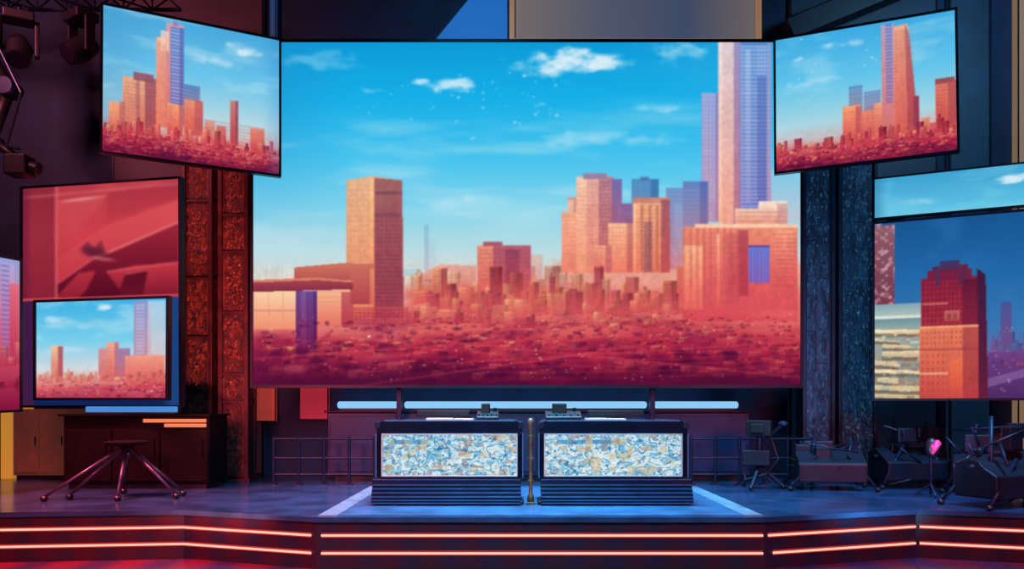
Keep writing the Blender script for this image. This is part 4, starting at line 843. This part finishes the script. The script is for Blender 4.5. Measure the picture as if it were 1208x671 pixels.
def rig(loc, rz, label, seed, H=.85, W=.52, nt=4):
    r = thing('equipment_rig', label, 'equipment', (0, 0, 0), 'dark equipment rigs'); rnd = random.Random(seed); D = .3
    for sx in (-1, 1):
        for sy in (-1, 1):
            e = Vector((sx*W, sy*D, .03)); k = Vector((sx*W*rnd.uniform(.1, .5), sy*D*.5, H*rnd.uniform(.5, .7))); m = MB(); m.tube(k, e, .024, .018); lg = m.build('leg', M_dark, r, smooth=True)
            m = MB(); m.ball(e, .03, (1.3, 1.3, 1)); m.build('foot', M_black, lg)
    m = MB()
    for _ in range(nt):
        a = Vector((rnd.uniform(-W, W), rnd.uniform(-D, D), rnd.uniform(.2, H))); b = Vector((rnd.uniform(-W, W), rnd.uniform(-D, D), rnd.uniform(.2, H))); m.tube(a, b, rnd.uniform(.010, .018), n=8)
    m.tube((-W*.9, 0, H*.45), (W*.9, .05, H*.5), .022); m.tube((-W*.5, -.05, .15), (-W*.3, .05, H), .022); m.tube((W*.4, -.08, .2), (W*.55, .04, H*.95), .02)
    m.build('frame', M_dark, r, smooth=True)
    for i in range(4):
        x = rnd.uniform(-W*.8, W*.4); y = rnd.uniform(-D*.7, D*.3); z = rnd.uniform(.3, H*.75); w_, d_, h_ = rnd.uniform(.18, .38), rnd.uniform(.1, .2), rnd.uniform(.14, .28)
        m = MB(); m.box((x, y, z), (x+w_, y+d_, z+h_)); m.build('equipment_box', M_mach, r, .02)
    m = MB(); m.prismx([(-D*.9, .10), (D*.8, .10), (D*.8, .46), (D*.2, .52), (-D*.9, .34)], -W*.8, W*.8); m.build('base_case', M_mach, r, .02)
    p = [Vector((rnd.uniform(-W, W), rnd.uniform(-D, D*.2), z)) for z in (H*.9, H*.6, .3, .06, .2, .05)]; m = MB(); m.path(p, .011, 8); m.build('cable', M_black, r, smooth=True)
    r.location = loc; r.rotation_euler.z = math.radians(rz)
    return r
rig((4.05, 10.85, 0), -8, 'low dark equipment rig in front of the narrow blue pillar', 5, .66)
rig((5.2, 11.15, 0), 6, 'dark equipment rig below the wider blue pillar', 11, .9)
rig((5.85, 10.35, 0), -30, 'dark equipment rig below the dusk city screen, behind the magenta lamp', 17, .84)
rig((5.3, 9.05, 0), 20, 'large dark angled metal rig at the far right end of the stage', 31, .95, .62, 6)

pl = thing('floor_lamp', 'small magenta glowing lamp on a short stand at the right of the stage', 'lamp', (4.94, 9.95, 0))
m = MB(); m.tube((4.94, 10.0, .02), (4.94, 10.0, .5), .016); m.build('pole', M_dark, pl)
for i in range(3):
    t = i*2.094+.4; m = MB(); m.tube((4.94, 10.0, .14), (4.94+math.cos(t)*.16, 10.0+math.sin(t)*.16, .012), .012); m.build('leg', M_dark, pl)
m = MB(); m.ball((4.95, 9.99, .57), .11, (.8, .6, 1.1)); m.build('lamp_head', M_black, pl, smooth=True)
m = MB(); m.tube((4.925, 9.94, .50), (4.99, 9.93, .64), .018, .042, 10); m.ball((4.985, 9.935, .63), .036); m.build('lamp_glass', mat('pink_lamp', (120, 30, 70), .5, emit=(206, 52, 124), es=1.0), pl, smooth=True)

# ------------------------------------------------------------------ overhead rigs
def truss(p0, p1, w_, n, label):
    p0 = Vector(p0); p1 = Vector(p1); d = (p1-p0).normalized(); u = Vector((0, 0, 1)); a = d.cross(u).normalized()*w_/2; b = a.cross(d).normalized()*w_/2
    r = thing('lighting_truss', label, 'truss', (p0+p1)/2); cs = [a+b, a-b, -a-b, -a+b]
    for c in cs: m = MB(); m.tube(p0+c, p1+c, .028, n=8); m.build('chord', M_steel, r)
    m = MB()
    for i in range(n):
        q0 = p0+(p1-p0)*i/n; q1 = p0+(p1-p0)*(i+1)/n
        for k in range(4):
            c0, c1 = cs[k], cs[(k+1) % 4]
            if i % 2: c0, c1 = c1, c0
            m.tube(q0+c0, q1+c1, .014, n=6); m.tube(q0+cs[k], q0+cs[(k+1) % 4], .014, n=6)
    m.build('bracing', M_steel, r)
    return r
truss((-8.59, 11.6, 6.75), (-4.6, 11.6, 6.75), .36, 10, 'dark overhead lattice truss at the upper left')
M_head = mat('lamp_housing', (24, 18, 28), .5, .1, noise=.3)
def moving_head(c, tilt, rz, label):
    r = thing('stage_spotlight', label, 'spotlight', (0, 0, 0), 'hanging stage spotlights')
    m = MB(); m.box((-.19, -.16, -.13), (.19, .16, 0)); m.build('base', M_head, r, .02)
    m = MB(); m.tube((0, 0, 0), (0, 0, .10), .03); m.build('clamp', M_steel, r)
    for s in (-1, 1): m = MB(); m.box((s*.22-.03, -.07, -.58), (s*.22+.03, .07, -.10)); m.build('yoke_arm', M_head, r, .015)
    d = Vector((0, -math.sin(tilt), -math.cos(tilt))); o = Vector((0, 0, -.5)); m = MB(); m.tube(o-d*.22, o-d*.02, .10, .17, 20); m.tube(o-d*.02, o+d*.22, .17, .15, 20); m.build('head', M_head, r)
    m = MB(); m.tube(o+d*.22, o+d*.235, .13, .13, 20); m.build('lens', mat('spot_lens', (30, 20, 36), .15), r)
    m = MB(); m.tube((-.2, 0, -.5), (.2, 0, -.5), .03); m.build('pivot', M_steel, r)
    r.location = c; r.rotation_euler.z = rz; return r
moving_head((-6.75, 11.6, 6.44), .6, .5, 'stage spotlight hanging from the upper left truss, outermost')
moving_head((-5.9, 11.6, 6.44), 1.0, -.6, 'stage spotlight hanging from the upper left truss, nearest the screen')
ar = thing('jib_arm', 'dark jointed mechanical arm hanging at the far upper left', 'arm', (-6.5, 11.2, 4.2))
pts = [Vector((-7.1, 11.1, 8.09)), Vector((-7.0, 11.1, 5.9)), Vector((-6.55, 11.05, 5.2)), Vector((-6.75, 11.0, 4.5)), Vector((-6.35, 10.95, 4.25))]
for i in range(4):
    m = MB(); m.tube(pts[i], pts[i+1], .11-.015*i, .09-.015*i, 12); m.build('arm_segment', M_head, ar, smooth=True)
for i in (1, 2, 3):
    m = MB(); m.tube(pts[i]+Vector((0, -.14, 0)), pts[i]+Vector((0, .14, 0)), .15-.02*i, n=18); m.build('joint', M_steel, ar, smooth=True)
m = MB(); m.box((-6.48, 10.78, 4.02), (-6.2, 11.05, 4.28)); m.tube((-6.2, 10.9, 4.15), (-6.08, 10.9, 4.1), .07, .09, 16); m.build('camera_head', M_black, ar, .02)
m = MB(); m.path([pts[1]+Vector((.2, -.1, .1)), pts[2]+Vector((.22, -.12, -.1)), pts[3]+Vector((.25, -.1, -.1)), pts[4]+Vector((.05, -.1, .1))], .018); m.build('cable', M_steel, ar)

# ------------------------------------------------------------------ lights
def area(loc, target, size, energy, colr, size_y=None, spread=None):
    l = bpy.data.lights.new('lamp', 'AREA'); l.energy = energy; l.color = colr; l.size = size
    if size_y: l.shape = 'RECTANGLE'; l.size_y = size_y
    if spread: l.spread = math.radians(spread)
    o = bpy.data.objects.new('lamp', l); col.objects.link(o); o.location = loc
    o.rotation_euler = (Vector(target)-Vector(loc)).to_track_quat('-Z', 'Y').to_euler()
    return o
area((.3, 9.4, 7.6), (.3, 9.6, 0), 2.4, 400, (.18, .62, 1.0), 1.6, 60)              # blue wash over the desk
area((-2.5, 7.0, -.38), (-4.2, 12, 2.9), .3, 52, (1.0, .20, .18), None, 60)         # unseen red light added low in front to brighten the left towers
area((3.2, 7.0, -.38), (4.66, 12, 2.9), .3, 26, (.22, .60, 1.0), None, 60)          # unseen blue light added low in front to brighten the pillars
area((-6.0, 8.4, 6.0), (-4.4, 9.4, 0), 1.2, 420, (1.0, .11, .18), None, 80)         # red on the left stage floor
area((5.6, 7.4, 6.6), (4.9, 10.0, .2), 1.2, 100, (.16, .50, 1.0), None, 60)         # blue, right
area((0, 2.5, 4.6), (.2, 9.2, .3), 2.0, 80, (.30, .66, 1.0), None, 60)              # front fill
area((-4.2, 3.6, 2.6), (-3.6, 8.4, -.3), 1.5, 130, (1.0, .10, .16), None, 80)       # red on the stage front
area((4.6, 3.6, 2.6), (4.2, 8.2, -.3), 1.5, 60, (1.0, .10, .20), None, 80)
area((-7.6, 7.4, 7.4), (-6.3, 12.4, 5.6), 1.0, 75, (1.0, .22, .32), None, 80)       # unseen red light added for the dark upper left rig and wall
area((7.4, 8.0, 7.6), (6.4, 13, 6.2), 1.0, 42, (.2, .58, 1.0), None, 80)            # unseen dim blue light added for the upper right wall
area((-.6, 9.6, 7.9), (-.5, 13, 7.3), 1.4, 22, (.2, .55, 1.0), None, 100)           # dim blue on the wall above the screen
area((.2, 12.7, 1.25), (.2, 13.2, 1.0), 5.5, 10, (.2, .5, 1.0), .1)                 # thin blue area light on the wall behind the counter
pt = bpy.data.lights.new('lamp', 'POINT'); pt.energy = 7; pt.color = (1.0, .12, .55); pt.shadow_soft_size = .06
po = bpy.data.objects.new('lamp', pt); col.objects.link(po); po.location = (4.95, 9.80, .6)

world = bpy.data.worlds.new('studio_dark'); scene.world = world; world.use_nodes = True
world.node_tree.nodes['Background'].inputs[0].default_value = (.012, .025, .045, 1); world.node_tree.nodes['Background'].inputs[1].default_value = 1.2
scene.view_settings.view_transform = 'Standard'

cam = bpy.data.cameras.new('camera'); co = bpy.data.objects.new('camera', cam); col.objects.link(co)
co.location = (0, 0, ZC); co.rotation_euler = (math.pi/2, 0, 0)
cam.sensor_width = 36; cam.lens = F/1208*36; cam.shift_y = (HY-335.5)/1208; cam.shift_x = 0
cam.clip_end = 100
scene.camera = co
